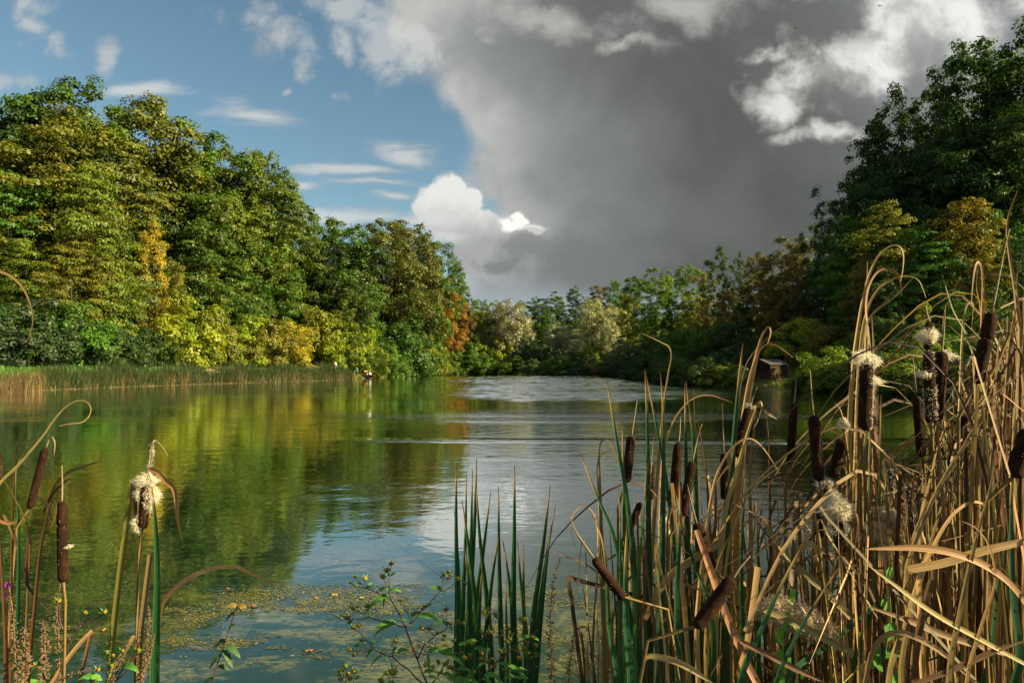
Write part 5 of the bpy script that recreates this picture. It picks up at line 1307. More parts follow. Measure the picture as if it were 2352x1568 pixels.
def fibres(center_fn, n, ln, wd, mat, name, seed, parent, tuft=0.0):
    """n seed hairs; center_fn(rng) -> (root, outward dir)"""
    r = random.Random(seed); V = []; F = []
    for i in range(n):
        p, d = center_fn(r)
        d = (d + Vector((r.gauss(0, .55), r.gauss(0, .55), r.gauss(0, .55)))).normalized()
        L = ln * r.uniform(.35, 1.3); side = d.orthogonal().normalized(); side = Matrix.Rotation(r.uniform(0, 6.28), 3, d) @ side
        m = p + d * L * .55 + Vector((r.gauss(0, .12), r.gauss(0, .12), r.gauss(0, .12))) * L; e = p + d * L + Vector((r.gauss(0, .25), r.gauss(0, .25), -.1)) * L
        k = len(V); V += [p - side * wd, p + side * wd, m + side * wd * .8, m - side * wd * .8, e]
        F += [(k, k + 1, k + 2, k + 3), (k + 3, k + 2, k + 4)]
    o = part(name, mesh_py(name, V, F, mat), parent); return o
def cattail(label, top, bot, wpx, Y, tail=None, neck=None, root_px=None, fluff=None, stem_pts=None, group='brown cattails of the near bank', dY=0.0, stem_col=None, ragged=0):
    p0, p1 = Q(*top, Y), Q(*bot, Y + dY)
    R = wpx * .43 * scale_at(Y); ax = p0 - p1
    root = bankpt(root_px if root_px is not None else bot[0] + (bot[0] - top[0]) * .8, Y + fr.uniform(-.1, .1))
    o = thing('cattail', root, label, 'cattail', group)
    l_ = lambda p: p - root
    pts = [l_(p1 + ax * .04)] + [l_(Q(*s, Y)) for s in (stem_pts or [])]
    if not stem_pts: pts.append(l_(p1 - ax.normalized() * min(.25, (p1 - root).length * .4)))
    pts.append(Vector((0, 0, 0)))
    part('stem', Geo().tube(catmull(pts, 12), [.0042] * 12, 6, False).mesh('stem', M_STEM), o)
    part('spike', lathe(l_(p1), l_(p0), spike_prof(R, neck), 16, seed=int(top[0])).mesh('spike', M_SPIKE), o)
    if tail:
        tp = [l_(p0 - ax * .02)] + [l_(Q(x, y, Y)) for x, y in tail]
        part('spike_tail', Geo().tube(catmull(tp, 8), [.0026, .003, .003, .0028, .0025, .002, .0016, .001], 5).mesh('spike_tail', M_TAIL), o)
    t = ax.normalized(); a = t.orthogonal().normalized(); b = t.cross(a)
    def on_surface(r, lo=.02, hi=.98):
        an = r.uniform(0, 6.28); d = a * math.cos(an) + b * math.sin(an); return l_(p1 + ax * r.uniform(lo, hi)) + d * R * .95, d
    fibres(lambda r: on_surface(r), 45, .0045, .00035, M_FLUFF, 'loose_seed', int(top[0]) + 3, o)
    for (lo, hi, side, n, ln, dense) in (fluff or []):
        big_ = ln > .011; k0 = fr.uniform(0, 50)
        def f(r, lo=lo, hi=hi, side=side, big_=big_, k0=k0):
            an = r.uniform(0, 6.28) if side is None else side + r.gauss(0, .55)
            an_d = Vector((math.cos(an), math.sin(an), 0)); d = (an_d - t * an_d.dot(t)).normalized()
            q = min(max(r.gauss(.5, .24), 0), 1) if big_ else r.uniform(0, 1); s = lo + (hi - lo) * q
            puff_ = (.5 + 1.5 * math.sin(math.pi * q)) * (1 + .7 * mnoise.noise(Vector((math.cos(an) * 1.6 + k0, math.sin(an) * 1.6, q * 4)))) if big_ else 1.1
            return l_(p1 + ax * s) + d * R * r.uniform(.55, 1.0) * max(puff_, .5), d + t * r.uniform(-.6, .4)
        fibres(f, int(n * 3.2), ln * .7, .0006, M_FLUFF, 'seed_fluff', int(top[1]) + n, o)
    return o
G2 = 'brown cattails of the near bank'
cattail('double headed dark cattail standing at lower left', (143, 1150), (146, 1335), 26, 2.1, [(144, 1110), (143, 1066)], .70, 150, fluff=[(.42, .46, 0, 40, .012, 0)])
cattail('leaning dark cattail with drooped tail near the left edge', (106, 1027), (70, 1166), 20, 2.3, [(113, 1010), (122, 1003), (127, 1020), (124, 1046)], None, 20)
cattail('dark cattail cut by the left edge of the photo', (-3, 1035), (-4, 1112), 18, 2.3, [(-2, 1010)], None, -10)
cattail('white tufted cattail bursting into seed with a bent over tail, at left', (337, 1108), (329, 1213), 25, 2.25, [(343, 1065), (347, 1030), (354, 1010), (368, 1018), (387, 1046)], None, 322,
        fluff=[(.35, 1.05, 0, 420, .020, 0), (.9, 1.22, None, 350, .018, 0), (-.1, .35, 3.14, 180, .017, 0), (.5, 1.1, 3.14, 160, .016, 0), (1.3, 1.95, 0, 60, .008, 0)])
cattail('leftmost upright cattail of the right stand, with a long thin tail', (1450, 1000), (1438, 1106), 25, 2.3, [(1456, 960), (1463, 918)], None, 1440)
cattail('upright cattail between two green blades, second of the upright row', (1558, 1016), (1547, 1146), 26, 2.2, [(1561, 985), (1563, 955)], None, 1535)
cattail('cattail leaning slightly right, close beside the second of the upright row', (1590, 1058), (1567, 1183), 25, 2.15, [(1600, 1010), (1612, 972)], None, 1550)
cattail('slim cattail with a straight upright tail behind pale hooped blades', (1662, 1040), (1664, 1146), 21, 2.4, [(1660, 985), (1658, 924)], None, 1664)
cattail('leaning cattail wrapped by a folded pale blade', (1721, 933), (1688, 1048), 25, 2.3, [(1729, 912), (1738, 888)], None, 1670, fluff=[(.97, 1.06, None, 50, .009, 0)])
cattail('slim tall cattail standing clear over the shadowed water', (1823, 925), (1814, 1066), 21, 2.3, [(1826, 900), (1829, 868)], None, 1806)
cattail('thick cattail standing clear over the shadowed water, right of the slim tall one', (1868, 953), (1881, 1103), 30, 1.95, [(1864, 920), (1860, 850)], None, 1890, fluff=[(.6, .66, 1.2, 20, .01, 0)])
cattail('large cattail with white fluff peeling off its right side among arching straw', (1990, 826), (1985, 986), 33, 1.95, [(1991, 800), (1992, 770)], None, 1980,
        fluff=[(.86, 1.12, None, 300, .017, 0), (.02, .8, .2, 420, .008, 0), (.62, .8, -.4, 140, .012, 0), (.98, 1.14, 3.14, 150, .018, 0)])
cattail('shaggy tall cattail flecked with seed tufts all along its lower half', (2131, 806), (2138, 969), 29, 2.0, None, None, 2165,
        fluff=[(.05, .5, None, 360, .008, 0), (.62, .75, 3.3, 130, .015, 0), (.5, 1, None, 60, .008, 0)])
cattail('small fluffy head perched on top of the shaggy tall cattail', (2134, 738), (2129, 802), 20, 2.0, [(2128, 720), (2125, 700)], None, 2160,
        fluff=[(.15, .85, None, 420, .014, 0), (.25, .6, 3.2, 200, .019, 0)], stem_pts=[(2131, 830), (2139, 960)])
cattail('dark cattail half hidden behind the shaggy one', (2162, 806), (2150, 965), 33, 2.15, [(2166, 770), (2170, 700)], None, 2150, fluff=[(.85, 1.03, .2, 160, .012, 0)])
cattail('slim dark cattail left of the shaggy pair', (2104, 908), (2116, 1047), 24, 2.15, [(2100, 870), (2096, 820)], None, 2135)
cattail('long leaning dark cattail near the right edge, its tail pointing up right', (2277, 716), (2243, 880), 34, 1.8, [(2290, 650), (2306, 570), (2318, 525)], .62, 2215)
cattail('dark leaning cattail buried among crossing straw blades', (2220, 955), (2185, 1075), 27, 2.05, None, None, 2150)
cattail('very dark thick cattail cut by the right edge of the photo', (2362, 985), (2328, 1095), 44, 1.7, None, None, 2310)
cattail('short dark cattail partly hidden left of the arching straw clump', (1934, 1008), (1912, 1095), 28, 2.1, None, None, 1900)
cattail('dark cattail behind the tan fluffy one, wrapped in pale fluff', (1894, 1112), (1882, 1232), 26, 2.1, None, None, 1872, fluff=[(.75, 1.12, .4, 320, .018, 0), (.9, 1.1, None, 120, .012, 0)])
cattail('tan fluffy cattail with a big ball of seed around its upper half', (1918, 1150), (1930, 1268), 28, 1.9, None, None, 1940,
        fluff=[(.62, 1.1, None, 1300, .024, 0), (.2, .7, 0, 260, .014, 0), (.3, .6, 3.1, 100, .012, 0)])
cattail('thin leaning cattail with small drooping white tuft left of the arching straw', (1936, 962), (1938, 990), 13, 2.1, [(1926, 935), (1915, 925)], None, 1945, fluff=[(.0, 1.1, None, 300, .013, 0)])
cattail('lumpy cattail leaning left, pinched near its pointed tip', (1600, 1200), (1634, 1306), 30, 1.95, [(1590, 1165), (1578, 1110)], .5, 1640)
cattail('thick reddish cattail lying diagonally at the lower middle of the stand', (1683, 1326), (1598, 1440), 37, 1.6, [(1700, 1300), (1723, 1275)], None, 1540)
cattail('reddish cattail leaning far left at the left rim of the stand', (1364, 1280), (1432, 1372), 26, 1.8, [(1340, 1245), (1320, 1215), (1309, 1184)], None, 1480)
cattail('thin dark red cattail slanting behind the green blades', (1471, 1152), (1424, 1268), 19, 2.4, None, None, 1405)
cattail('faded rusty cattail upright behind straw blades', (1497, 1064), (1496, 1145), 16, 2.7, [(1496, 1050)], .45, 1496)
cattail('eaten thin grey cattail stalk hung with scraps of seed', (2043, 1075), (2048, 1130), 11, 2.0, [(2040, 1055), (2042, 1035)], None, 2052, fluff=[(.0, 1.0, None, 160, .006, 0)])
cattail('eaten thin dark cattail stalk right of the weathered fluff clump', (2084, 1110), (2096, 1230), 11, 1.85, [(2080, 1098)], None, 2100, fluff=[(.0, 1.0, None, 160, .007, 0)])

def fluff_mat(label, pts, Y, rad, n, mat, seed):
    """a mass of shed seed clinging to the straw"""
    c0 = Q(*pts[0], Y); o = thing('seed_fluff_clump', c0, label, 'seed fluff', 'masses of shed seed in the right stand')
    cs = [Q(*p, Y) - c0 for p in pts]; core = Geo(); V = []
    import bmesh
    bm = bmesh.new()
    for i, c in enumerate(cs):
        m = bmesh.ops.create_icosphere(bm, subdivisions=2, radius=rad * .8)
        for v_ in m['verts']:
            v_.co = v_.co * (1 + .35 * mnoise.noise(v_.co * 40 + Vector((i, 0, 0)))) + c
    me = bpy.data.meshes.new('fluff_mass'); bm.to_mesh(me); bm.free(); me.materials.append(mat); part('fluff_mass', me, o)
    def f(r):
        d = Vector((r.gauss(0, 1), r.gauss(0, 1), r.gauss(0, 1))).normalized(); return r.choice(cs) + d * rad * r.uniform(.6, 1.1), d
    fibres(f, n, rad * .42, .0006, mat, 'seed_hairs', seed, o)
fluff_mat('big mass of tan seed fluff lying over the straw at the bottom of the stand', [(1760, 1400), (1780, 1390), (1805, 1392), (1830, 1402), (1855, 1415), (1880, 1432), (1895, 1445), (1820, 1425), (1860, 1440), (1790, 1415)], 1.84, .027, 7000, M_FLUFFD, 5)
fluff_mat('weathered grey brown seed mass hanging behind the hooped blade', [(2030, 1180), (2025, 1205), (2020, 1230), (2035, 1245), (2050, 1220), (2055, 1200), (2040, 1270), (2055, 1290), (2050, 1315), (2048, 1185)], 1.9, .022, 5000, M_FLUFFD, 6)
fluff_mat('pale wisp of seed caught behind green blades left in the stand', [(1525, 1195), (1530, 1220), (1545, 1235), (1555, 1260), (1562, 1285)], 2.5, .022, 1300, M_FLUFF, 7)

# -- fill of the right hand stand: countable clumps of straw and green
BOUND = [(1330, 1290), (1400, 1110), (1500, 1090), (1650, 1060), (1800, 1120), (1900, 1080), (1990, 960), (2080, 1040), (2150, 930), (2230, 800), (2300, 720), (2360, 640), (2480, 600)]
bnd = lambda px: float(np.interp(px, [a for a, _ in BOUND], [b for _, b in BOUND]))
def random_blade(root, tip_px, tip_py, Y, style, r):
    tip = Q(tip_px, tip_py, Y); v_ = tip - root; L = v_.length
    side = Vector((r.gauss(0, 1), r.gauss(0, .6), 0)).normalized()
    side.x *= 1 if Q(tip_px, tip_py, Y).x + side.x * .3 > Q(1400, tip_py, Y).x else -1
    if style == 'up': return [root, root + v_ * .35 + side * L * .03, root + v_ * .7 + side * L * .02, tip]
    if style == 'arch':
        k = root + v_ * .8; return [root, root + v_ * .45 - side * L * .03, k, tip + side * L * .08, tip + side * L * .2 - Vector((0, 0, L * .06)), tip + side * L * .28 - Vector((0, 0, L * .18))]
    if style == 'fold':
        k = tip; d = side * r.uniform(.08, .38) - Vector((0, 0, r.uniform(.02, .42))); return [root, root + v_ * .5 + side * L * .02, root + v_ * .97, k, k + d * .08, k + d * .5, k + d]
    lean = side * r.uniform(.2, .6); return [root, root + v_ * .3 + lean * .3, root + v_ * .5 + lean * .7, root + v_ * .55 + lean * 1.2]
rr = random.Random(77)
for i in range(165):
    px = rr.choice([rr.uniform(1380, 2420), rr.uniform(1850, 2440), rr.uniform(1980, 2460)]); Y = rr.uniform(1.75, 4.0)
    root = bankpt(px + rr.uniform(-30, 30), Y)
    o = thing('dead_reed_clump', root, 'tangled dead straw clump in the thick of the right hand reeds', 'dead reed clump', 'tangled straw clumps of the right stand')
    for j in range(rr.randint(6, 10)):
        tp = px + rr.gauss(0, 60); top = bnd(tp) + abs(rr.gauss(0, 210)) + 20; top = min(top, 1500)
        st = rr.choices(['up', 'arch', 'fold', 'lean'], [3, .6, 2.8, 1.8])[0]
        b = random_blade(root + Vector((rr.gauss(0, .05), rr.gauss(0, .05), 0)), tp, top, Y + rr.uniform(-.1, .1), st, rr)
        me = blade_mesh([p - root for p in b], rr.uniform(.0055, .0125), M_DRY, 12, rr.choice([0, 0, rr.uniform(-1.5, 1.5)]), rr.uniform(-.9, .9), rr.random() < .3)
        part('leaf_blade', me, o, color=tuple(c * rr.uniform(.8, 1.15) for c in rr.choice([STRAW, TAN, TAN, BROWN, BROWN, BROWN, PALE, UMBER, UMBER])))
for i in range(34):
    px = rr.choice([rr.uniform(1400, 1960), rr.uniform(1400, 2350)]); Y = rr.uniform(2.2, 4.6)
    root = bankpt(px, Y)
    o = thing('green_reed_clump', root, 'upright green blades standing among straw in the right hand reeds', 'green reed clump', 'green clumps inside the right stand')
    for j in range(rr.randint(4, 7)):
        tp = px + rr.gauss(0, 35); top = bnd(tp) + abs(rr.gauss(0, 170)) + 30
        b = random_blade(root + Vector((rr.gauss(0, .04), rr.gauss(0, .04), 0)), tp, min(top, 1480), Y, 'up', rr)
        part('leaf_blade', blade_mesh([p - root for p in b], rr.uniform(.009, .015), M_GREEN, 12, rr.uniform(-.6, .6), rr.uniform(-.7, .7)), o, color=tuple(c * rr.uniform(.8, 1.2) for c in rr.choice([EMER, EMER2, EMER, LIME])))
# matted thatch deep in the stand (uncountable)
V = []; F = []; U = []
for i in range(5200):
    px = rr.choice([rr.uniform(1500, 2500), rr.uniform(2000, 2560)]); Y = rr.uniform(1.9, 5.2); root = bankpt(px, Y)
    hmax = max(.15, Q(px, bnd(px) + 120, Y).z - root.z)
    h = rr.uniform(.12, .7) * hmax; a = Vector((rr.gauss(0, .45), rr.gauss(0, .35), 0)) * h; wd = rr.uniform(.003, .007)
    s = Vector((math.cos(rr.uniform(-.8, .8)), math.sin(rr.uniform(-.8, .8)), 0)) * wd; m = root + a * .45 + Vector((0, 0, h * .6)); e = root + a * rr.uniform(.8, 1.7) + Vector((0, 0, h * rr.uniform(.5, 1.1)))
    k = len(V); V += [root - s, root + s, m + s, m - s, e]; F += [(k, k + 1, k + 2), (k, k + 2, k + 3), (k + 3, k + 2, k + 4)]; U += [(0, 0), (1, 0), (1, .5), (0, .5), (.5, .9)]
tag(part('reed_thatch', mesh_np('reed_thatch', V, F, M_DRY, False, None, U), color=(.085, .05, .026)), 'matted brown dead reed litter deep in the right hand stand', 'reed litter', kind='stuff')

# -- beggarticks: purplish branching stems with brown yellow heads
HEADM = {}
def head_mesh(young):
    key = 'y' if young else 'b'
    if key in HEADM: return HEADM[key]
    g = Geo(); prof = [(-.2, .35), (.0, .8), (.35, 1.0), (.7, .85), (.95, .45), (1.02, .1)]; R = .0085
    V = []; n = 9
    for z, q in prof:
        for k in range(n): V.append((R * q * math.cos(6.283 * k / n), R * q * math.sin(6.283 * k / n), z * R * 1.3))
    F = [(i * n + k, i * n + (k + 1) % n, (i + 1) * n + (k + 1) % n, (i + 1) * n + k) for i in range(len(prof) - 1) for k in range(n)] + [tuple((len(prof) - 1) * n + k for k in range(n))]
    g.add(V, F); d = g.mesh('disc', M_DISCY if young else M_DISC)
    g = Geo()
    for k in range(7):
        a = 6.283 * k / 7; c, s = math.cos(a), math.sin(a); L = .024 if k % 2 else .015
        p = [Vector((c * .003, s * .003, -.001)), Vector((c * .010, s * .010, .002)), Vector((c * (.008 + L * .5), s * (.008 + L * .5), L * .8))]; t = Vector((-s, c, 0)) * .0022
        g.add([p[0] - t, p[0] + t, p[1] + t * 1.3, p[1] - t * 1.3, p[2]], [(0, 1, 2, 3), (3, 2, 4)])
    HEADM[key] = (d, g.mesh('bracts', M_PLEAF)); return HEADM[key]
M_PLEAF = simple('plant_leaf', (0.05, 0.15, 0.022), (0.085, 0.21, 0.035), 60, .5)
def leaf_obj(p, d, L, wd, parent, mat, name='leaf', droop=.5):
    """a toothed pointed leaf from p along d"""
    d = d.normalized(); s = d.cross(Vector((fr.uniform(-.5, .5), -1.0, fr.uniform(.2, 1.3)))); s = s.normalized() if s.length > .01 else Vector((1, 0, 0)); V = []; F = []; n = 7
    for i in range(n):
        t = i / (n - 1); q = wd * .5 * math.sin(math.pi * (t * .92 + .05)) ** .8 * (1 - .25 * t) * (1.0 if i % 2 else .86)
        c = p + d * L * t - Vector((0, 0, 1)) * L * droop * t * t; V += [c - s * q + Vector((0, 0, q * .3)), c, c + s * q + Vector((0, 0, q * .3))]
        if i: a = (i - 1) * 3; F += [(a, a + 1, a + 4, a + 3), (a + 1, a + 2, a + 5, a + 4)]
    return part(name, mesh_py(name, V, F, mat, True), parent)
def zz(pts): return [((1350 + x * .3401) * .5742, (2200 + y * .3401) * .5742) for x, y in pts]
def beggartick(label, Y, segs, tips, leaves, root_px, sw=4.2):
    root = bankpt(root_px, Y); o = thing('beggartick_plant', root, label, 'wildflower'); g = Geo(); r = random.Random(len(label))
    zoff = {}
    def W_(p):
        if p not in zoff: zoff[p] = r.uniform(-.05, .05)
        return Q(*p, Y + zoff[p]) - root
    for a, b, wd in segs:
        pa, pb = W_(zz([a])[0]), W_(zz([b])[0]); m = pa.lerp(pb, .5) + Vector((0, 0, -.004)); R = wd * .27 * scale_at(Y)
        g.tube(catmull([pa, m, pb], 5), [R, R * .95, R * .9, R * .85, R * .8], 5)
    st = W_(zz([segs[0][0]])[0]); g.tube([st, st * .5 + Vector((0, 0, -.03)), Vector((0, 0, 0))], [sw * .35 * scale_at(Y), sw * .4 * scale_at(Y), sw * .45 * scale_at(Y)], 6)
    part('stem', g.mesh('stem', M_PSTEM), o)
    for t in tips:
        p, kind_, sc = t if len(t) == 3 else (*t, 1.0)
        h = part('flower_head', head_mesh(kind_ == 'y')[0], o, W_(zz([p])[0])); h.rotation_euler = (r.uniform(-.6, .6), r.uniform(-.6, .6), r.uniform(0, 6)); s = r.uniform(.75, 1.1) * sc; h.scale = (s, s, s)
        part('bracts', head_mesh(kind_ == 'y')[1], h)
    for p, ang, L in leaves:
        a = math.radians(ang); leaf_obj(W_(zz([p])[0]), Vector((math.cos(a), r.uniform(-.5, .5), math.sin(a) + .2)), L * .3401 * .5742 * 1.15 * scale_at(Y), L * .36 * .3401 * .5742 * scale_at(Y), o, M_PLEAF)
beggartick('tallest beggartick plant with forked purple stems in front of the floating weed', 2.6, [
    ((1060, 1561), (940, 1270), 9), ((940, 1270), (800, 895), 8), ((800, 895), (735, 750), 6), ((735, 750), (610, 525), 6), ((610, 525), (350, 440), 5), ((350, 440), (160, 385), 4), ((350, 440), (215, 315), 3), ((350, 440), (320, 335), 3),
    ((610, 525), (610, 300), 5), ((610, 300), (592, 240), 3), ((610, 300), (637, 160), 3), ((610, 525), (575, 380), 3), ((575, 380), (532, 310), 3), ((800, 895), (950, 730), 6), ((950, 730), (1210, 470), 5),
    ((1210, 470), (1300, 440), 4), ((1300, 440), (1490, 395), 3), ((1300, 440), (1412, 340), 3), ((1210, 470), (1240, 360), 3), ((1240, 360), (1268, 290), 3), ((1240, 360), (1235, 312), 2), ((1210, 470), (1300, 330), 3), ((1300, 330), (1340, 300), 3), ((1300, 330), (1312, 262), 2),
    ((800, 895), (640, 840), 5), ((640, 840), (370, 780), 5), ((370, 780), (110, 800), 3), ((370, 780), (152, 845), 2), ((370, 780), (270, 720), 3), ((270, 720), (172, 660), 3), ((270, 720), (245, 665), 2), ((370, 780), (356, 650), 3),
    ((940, 1270), (1020, 1100), 6), ((1020, 1100), (1150, 990), 5), ((1150, 990), (1290, 895), 5), ((1290, 895), (1283, 700), 3), ((1290, 895), (1345, 860), 3), ((1290, 895), (1490, 860), 3), ((1150, 990), (1075, 925), 3), ((1150, 990), (995, 922), 3),
    ((870, 860), (820, 700), 3), ((820, 700), (735, 590), 3), ((870, 860), (1000, 665), 3), ((1000, 665), (1080, 640), 3)],
    [((160, 385), 'b'), ((215, 315), 'y', .8), ((320, 335), 'y'), ((222, 425), 'y'), ((592, 240), 'b', 1.2), ((637, 160), 'b', 1.1), ((532, 310), 'y', 1.2), ((1490, 395), 'b', 1.1), ((1412, 340), 'y', 1.2), ((1268, 290), 'b'), ((1235, 312), 'y', .8), ((1340, 300), 'y'),
     ((1312, 262), 'y'), ((1300, 330), 'y', .8), ((110, 800), 'b', 1.1), ((152, 845), 'b'), ((172, 660), 'y'), ((245, 665), 'y', .8), ((190, 690), 'y', .8), ((356, 650), 'b'), ((1283, 700), 'b', 1.2), ((1345, 860), 'b', 1.1), ((1490, 860), 'b'), ((1420, 825), 'y', .7), ((1430, 852), 'y', .7),
     ((1075, 925), 'y'), ((995, 922), 'b', 1.1), ((735, 590), 'y', 1.1), ((1080, 640), 'y'), ((1000, 665), 'y', .7), ((1030, 660), 'y', .7), ((758, 715), 'y', .7)],
    [((330, 435), 20, 90), ((345, 435), 50, 110), ((290, 400), 150, 80), ((600, 455), 170, 130), ((610, 470), 20, 150), ((610, 520), 200, 240), ((560, 500), 260, 110), ((575, 380), 60, 60), ((1205, 460), 140, 150), ((1210, 460), 100, 110), ((800, 840), 30, 50),
     ((690, 850), 200, 260), ((690, 850), 165, 230), ((700, 830), 20, 110), ((870, 780), 45, 160), ((870, 790), 75, 130), ((950, 770), 5, 260), ((1180, 910), 70, 150), ((1290, 880), 70, 110), ((1290, 880), 120, 160), ((1150, 990), 30, 120), ((370, 770), 60, 90), ((370, 760), 150, 80), ((1330, 880), -70, 60),
     ((620, 300), 40, 130), ((610, 300), 110, 90)], 1020)
beggartick('lower left branch of beggartick heads over the dark blue water', 2.5, [
    ((1010, 1561), (850, 1400), 7), ((850, 1400), (650, 1245), 6), ((650, 1245), (420, 1150), 5), ((420, 1150), (380, 1080), 4), ((380, 1080), (260, 950), 4), ((260, 950), (185, 900), 3), ((260, 950), (255, 890), 2), ((420, 1150), (145, 1172), 3), ((420, 1150), (205, 1222), 2), ((420, 1150), (240, 1115), 2), ((650, 1245), (690, 1060), 3), ((650, 1245), (650, 1105), 2), ((330, 1110), (285, 1065), 2), ((560, 1210), (535, 1195), 2)],
    [((185, 900), 'y'), ((255, 890), 'y'), ((215, 915), 'y', .8), ((145, 1172), 'b', 1.1), ((205, 1222), 'b'), ((240, 1115), 'y', 1.1), ((690, 1060), 'y', 1.1), ((650, 1105), 'y', .7), ((285, 1065), 'y', 1.1), ((535, 1195), 'b'), ((265, 1180), 'y', .7), ((315, 1190), 'b', .7)],
    [((420, 1140), 110, 110), ((420, 1150), 225, 110), ((530, 1235), 215, 190), ((650, 1190), 60, 120), ((700, 1195), 30, 170), ((560, 1210), -60, 60), ((400, 1090), 60, 70)], 1000)
beggartick('beggartick branching to the right between the free standing green blades', 2.4, [
    ((1110, 1561), (1280, 1300), 7), ((1280, 1300), (1400, 1180), 6), ((1400, 1180), (1550, 1090), 5), ((1550, 1090), (1720, 1020), 5), ((1720, 1020), (1940, 990), 4), ((1940, 990), (2050, 1000), 3), ((1940, 990), (2010, 930), 3), ((1720, 1020), (1800, 850), 4), ((1800, 850), (1775, 700), 3), ((1800, 850), (1855, 750), 3), ((1770, 800), (1715, 725), 3),
    ((1770, 800), (1745, 770), 2), ((1400, 1180), (1365, 1065), 3), ((1310, 1130), (1250, 1050), 3), ((1310, 1130), (1255, 1005), 2), ((1400, 1180), (1310, 1130), 3), ((1280, 1300), (1190, 1305), 3), ((1280, 1330), (1280, 1335), 3), ((1720, 1020), (1805, 965), 3), ((1815, 1000), (1820, 1280), 3), ((1220, 1440), (1320, 1380), 3), ((1220, 1440), (1040, 1345), 3), ((1220, 1440), (1120, 1370), 2), ((1550, 1090), (1530, 1100), 3)],
    [((2050, 1000), 'b'), ((2010, 930), 'y', 1.2), ((1775, 700), 'b'), ((1780, 740), 'y', .8), ((1855, 750), 'b'), ((1865, 788), 'b', .8), ((1715, 725), 'y', 1.1), ((1745, 770), 'y', .7), ((1365, 1065), 'b'), ((1250, 1050), 'y'), ((1255, 1005), 'y', .8), ((1190, 1305), 'b'), ((1280, 1338), 'y', 1.1), ((1805, 965), 'y'), ((1815, 930), 'y', .8), ((1820, 1280), 'b'), ((1320, 1380), 'y'), ((1355, 1390), 'b'), ((1040, 1345), 'y'), ((1120, 1370), 'y', .9), ((1220, 1440), 'y', .9), ((1460, 1200), 'y', .8), ((1530, 1100), 'y', .9), ((1575, 1105), 'y', .9)],
    [((1350, 1220), 120, 200), ((1330, 1200), 85, 150), ((1400, 1180), -60, 140), ((1520, 1090), 30, 150), ((1430, 1110), 15, 170), ((1600, 1150), 0, 180), ((1150, 1180), -15, 280), ((1060, 1185), 25, 200), ((1060, 1190), -80, 150), ((1720, 1000), 120, 130), ((1940, 980), 100, 100), ((1400, 1400), 10, 160), ((1240, 1460), 20, 140), ((1180, 1350), 70, 120), ((1010, 1430), 20, 160), ((1060, 1480), 10, 140)], 1060)
beggartick('beggartick with purple stems running up right towards the dead dock spike', 2.3, [
    ((1650, 1561), (1820, 1340), 8), ((1820, 1340), (2140, 1075), 7), ((2140, 1075), (2352, 930), 6), ((1700, 1450), (1560, 1240), 3), ((1560, 1240), (1500, 1270), 2), ((1700, 1450), (1700, 1290), 3), ((1820, 1340), (1750, 1310), 3), ((2140, 1075), (2030, 1050), 3), ((2140, 1075), (2190, 870), 4), ((2190, 870), (2150, 805), 3), ((2190, 870), (2210, 825), 3), ((2190, 870), (2280, 830), 2),
    ((2080, 1120), (2005, 1075), 3), ((2060, 1561), (2352, 1350), 6), ((2200, 1450), (2150, 1190), 4), ((2150, 1190), (2090, 1185), 3), ((2150, 1190), (2215, 1090), 3), ((2150, 1190), (2205, 1165), 2), ((2250, 1420), (2330, 1230), 3), ((1950, 1300), (1915, 1195), 3), ((1950, 1300), (1980, 1210), 2), ((2000, 1500), (1980, 1420), 3), ((1561, 1540), (1562, 1490), 2)],
    [((1500, 1270), 'y', .8), ((1575, 1230), 'y'), ((1700, 1280), 'y', .9), ((1690, 1215), 'y', .8), ((1750, 1310), 'y', 1.1), ((2030, 1050), 'b'), ((2005, 1075), 'y', 1.1), ((2150, 805), 'y', .8), ((2210, 825), 'y', 1.1), ((2280, 830), 'y', .8), ((2090, 1185), 'b'), ((2215, 1090), 'b'), ((2205, 1165), 'b', 1.1), ((2140, 1150), 'y', .9), ((2330, 1230), 'b', 1.1), ((2320, 1120), 'y'), ((2300, 1030), 'b', .8), ((1915, 1195), 'y', 1.1), ((1980, 1205), 'b'), ((1980, 1415), 'b', 1.1), ((1995, 1465), 'y', .8), ((1562, 1488), 'y', 1.1), ((1610, 1430), 'y', .8), ((2150, 1270), 'y', .9), ((2125, 1275), 'y', .8), ((2245, 1215), 'y', .8), ((2285, 1270), 'b', .8), ((1850, 1360), 'b', .8), ((1385, 1460), 'y')],
    [((2140, 1060), 30, 170), ((2190, 1020), 15, 190), ((1900, 1320), 0, 200), ((1760, 1190), 60, 90), ((1650, 1370), 40, 130), ((1720, 1470), 20, 200), ((1800, 1430), -30, 150), ((1950, 1510), 20, 190), ((2110, 1500), 30, 160), ((2100, 1400), 5, 140), ((1700, 1500), -10, 130), ((2010, 1350), -20, 190), ((1380, 1490), -20, 200), ((1280, 1490), -10, 220), ((1500, 1490), -20, 180)], 1200)
beggartick('small group of beggartick heads at the bottom edge left of the tallest one', 2.3, [
    ((100, 1561), (100, 1480), 4), ((100, 1480), (102, 1370), 3), ((100, 1480), (62, 1440), 3), ((100, 1480), (130, 1450), 3), ((190, 1561), (190, 1430), 3), ((100, 1540), (45, 1510), 3), ((150, 1540), (148, 1510), 2), ((650, 1561), (655, 1430), 3), ((620, 1561), (590, 1450), 3), ((510, 1600), (508, 1535), 3)],
    [((102, 1368), 'y', 1.1), ((60, 1435), 'b', 1.3), ((132, 1450), 'y'), ((190, 1428), 'b', 1.1), ((45, 1508), 'y', .9), ((148, 1508), 'b', .9), ((655, 1428), 'y', 1.2), ((586, 1448), 'y'), ((508, 1532), 'b', 1.5)],
    [((200, 1510), 40, 110), ((655, 1490), 25, 60), ((610, 1540), 20, 90), ((640, 1500), 150, 60)], 830)
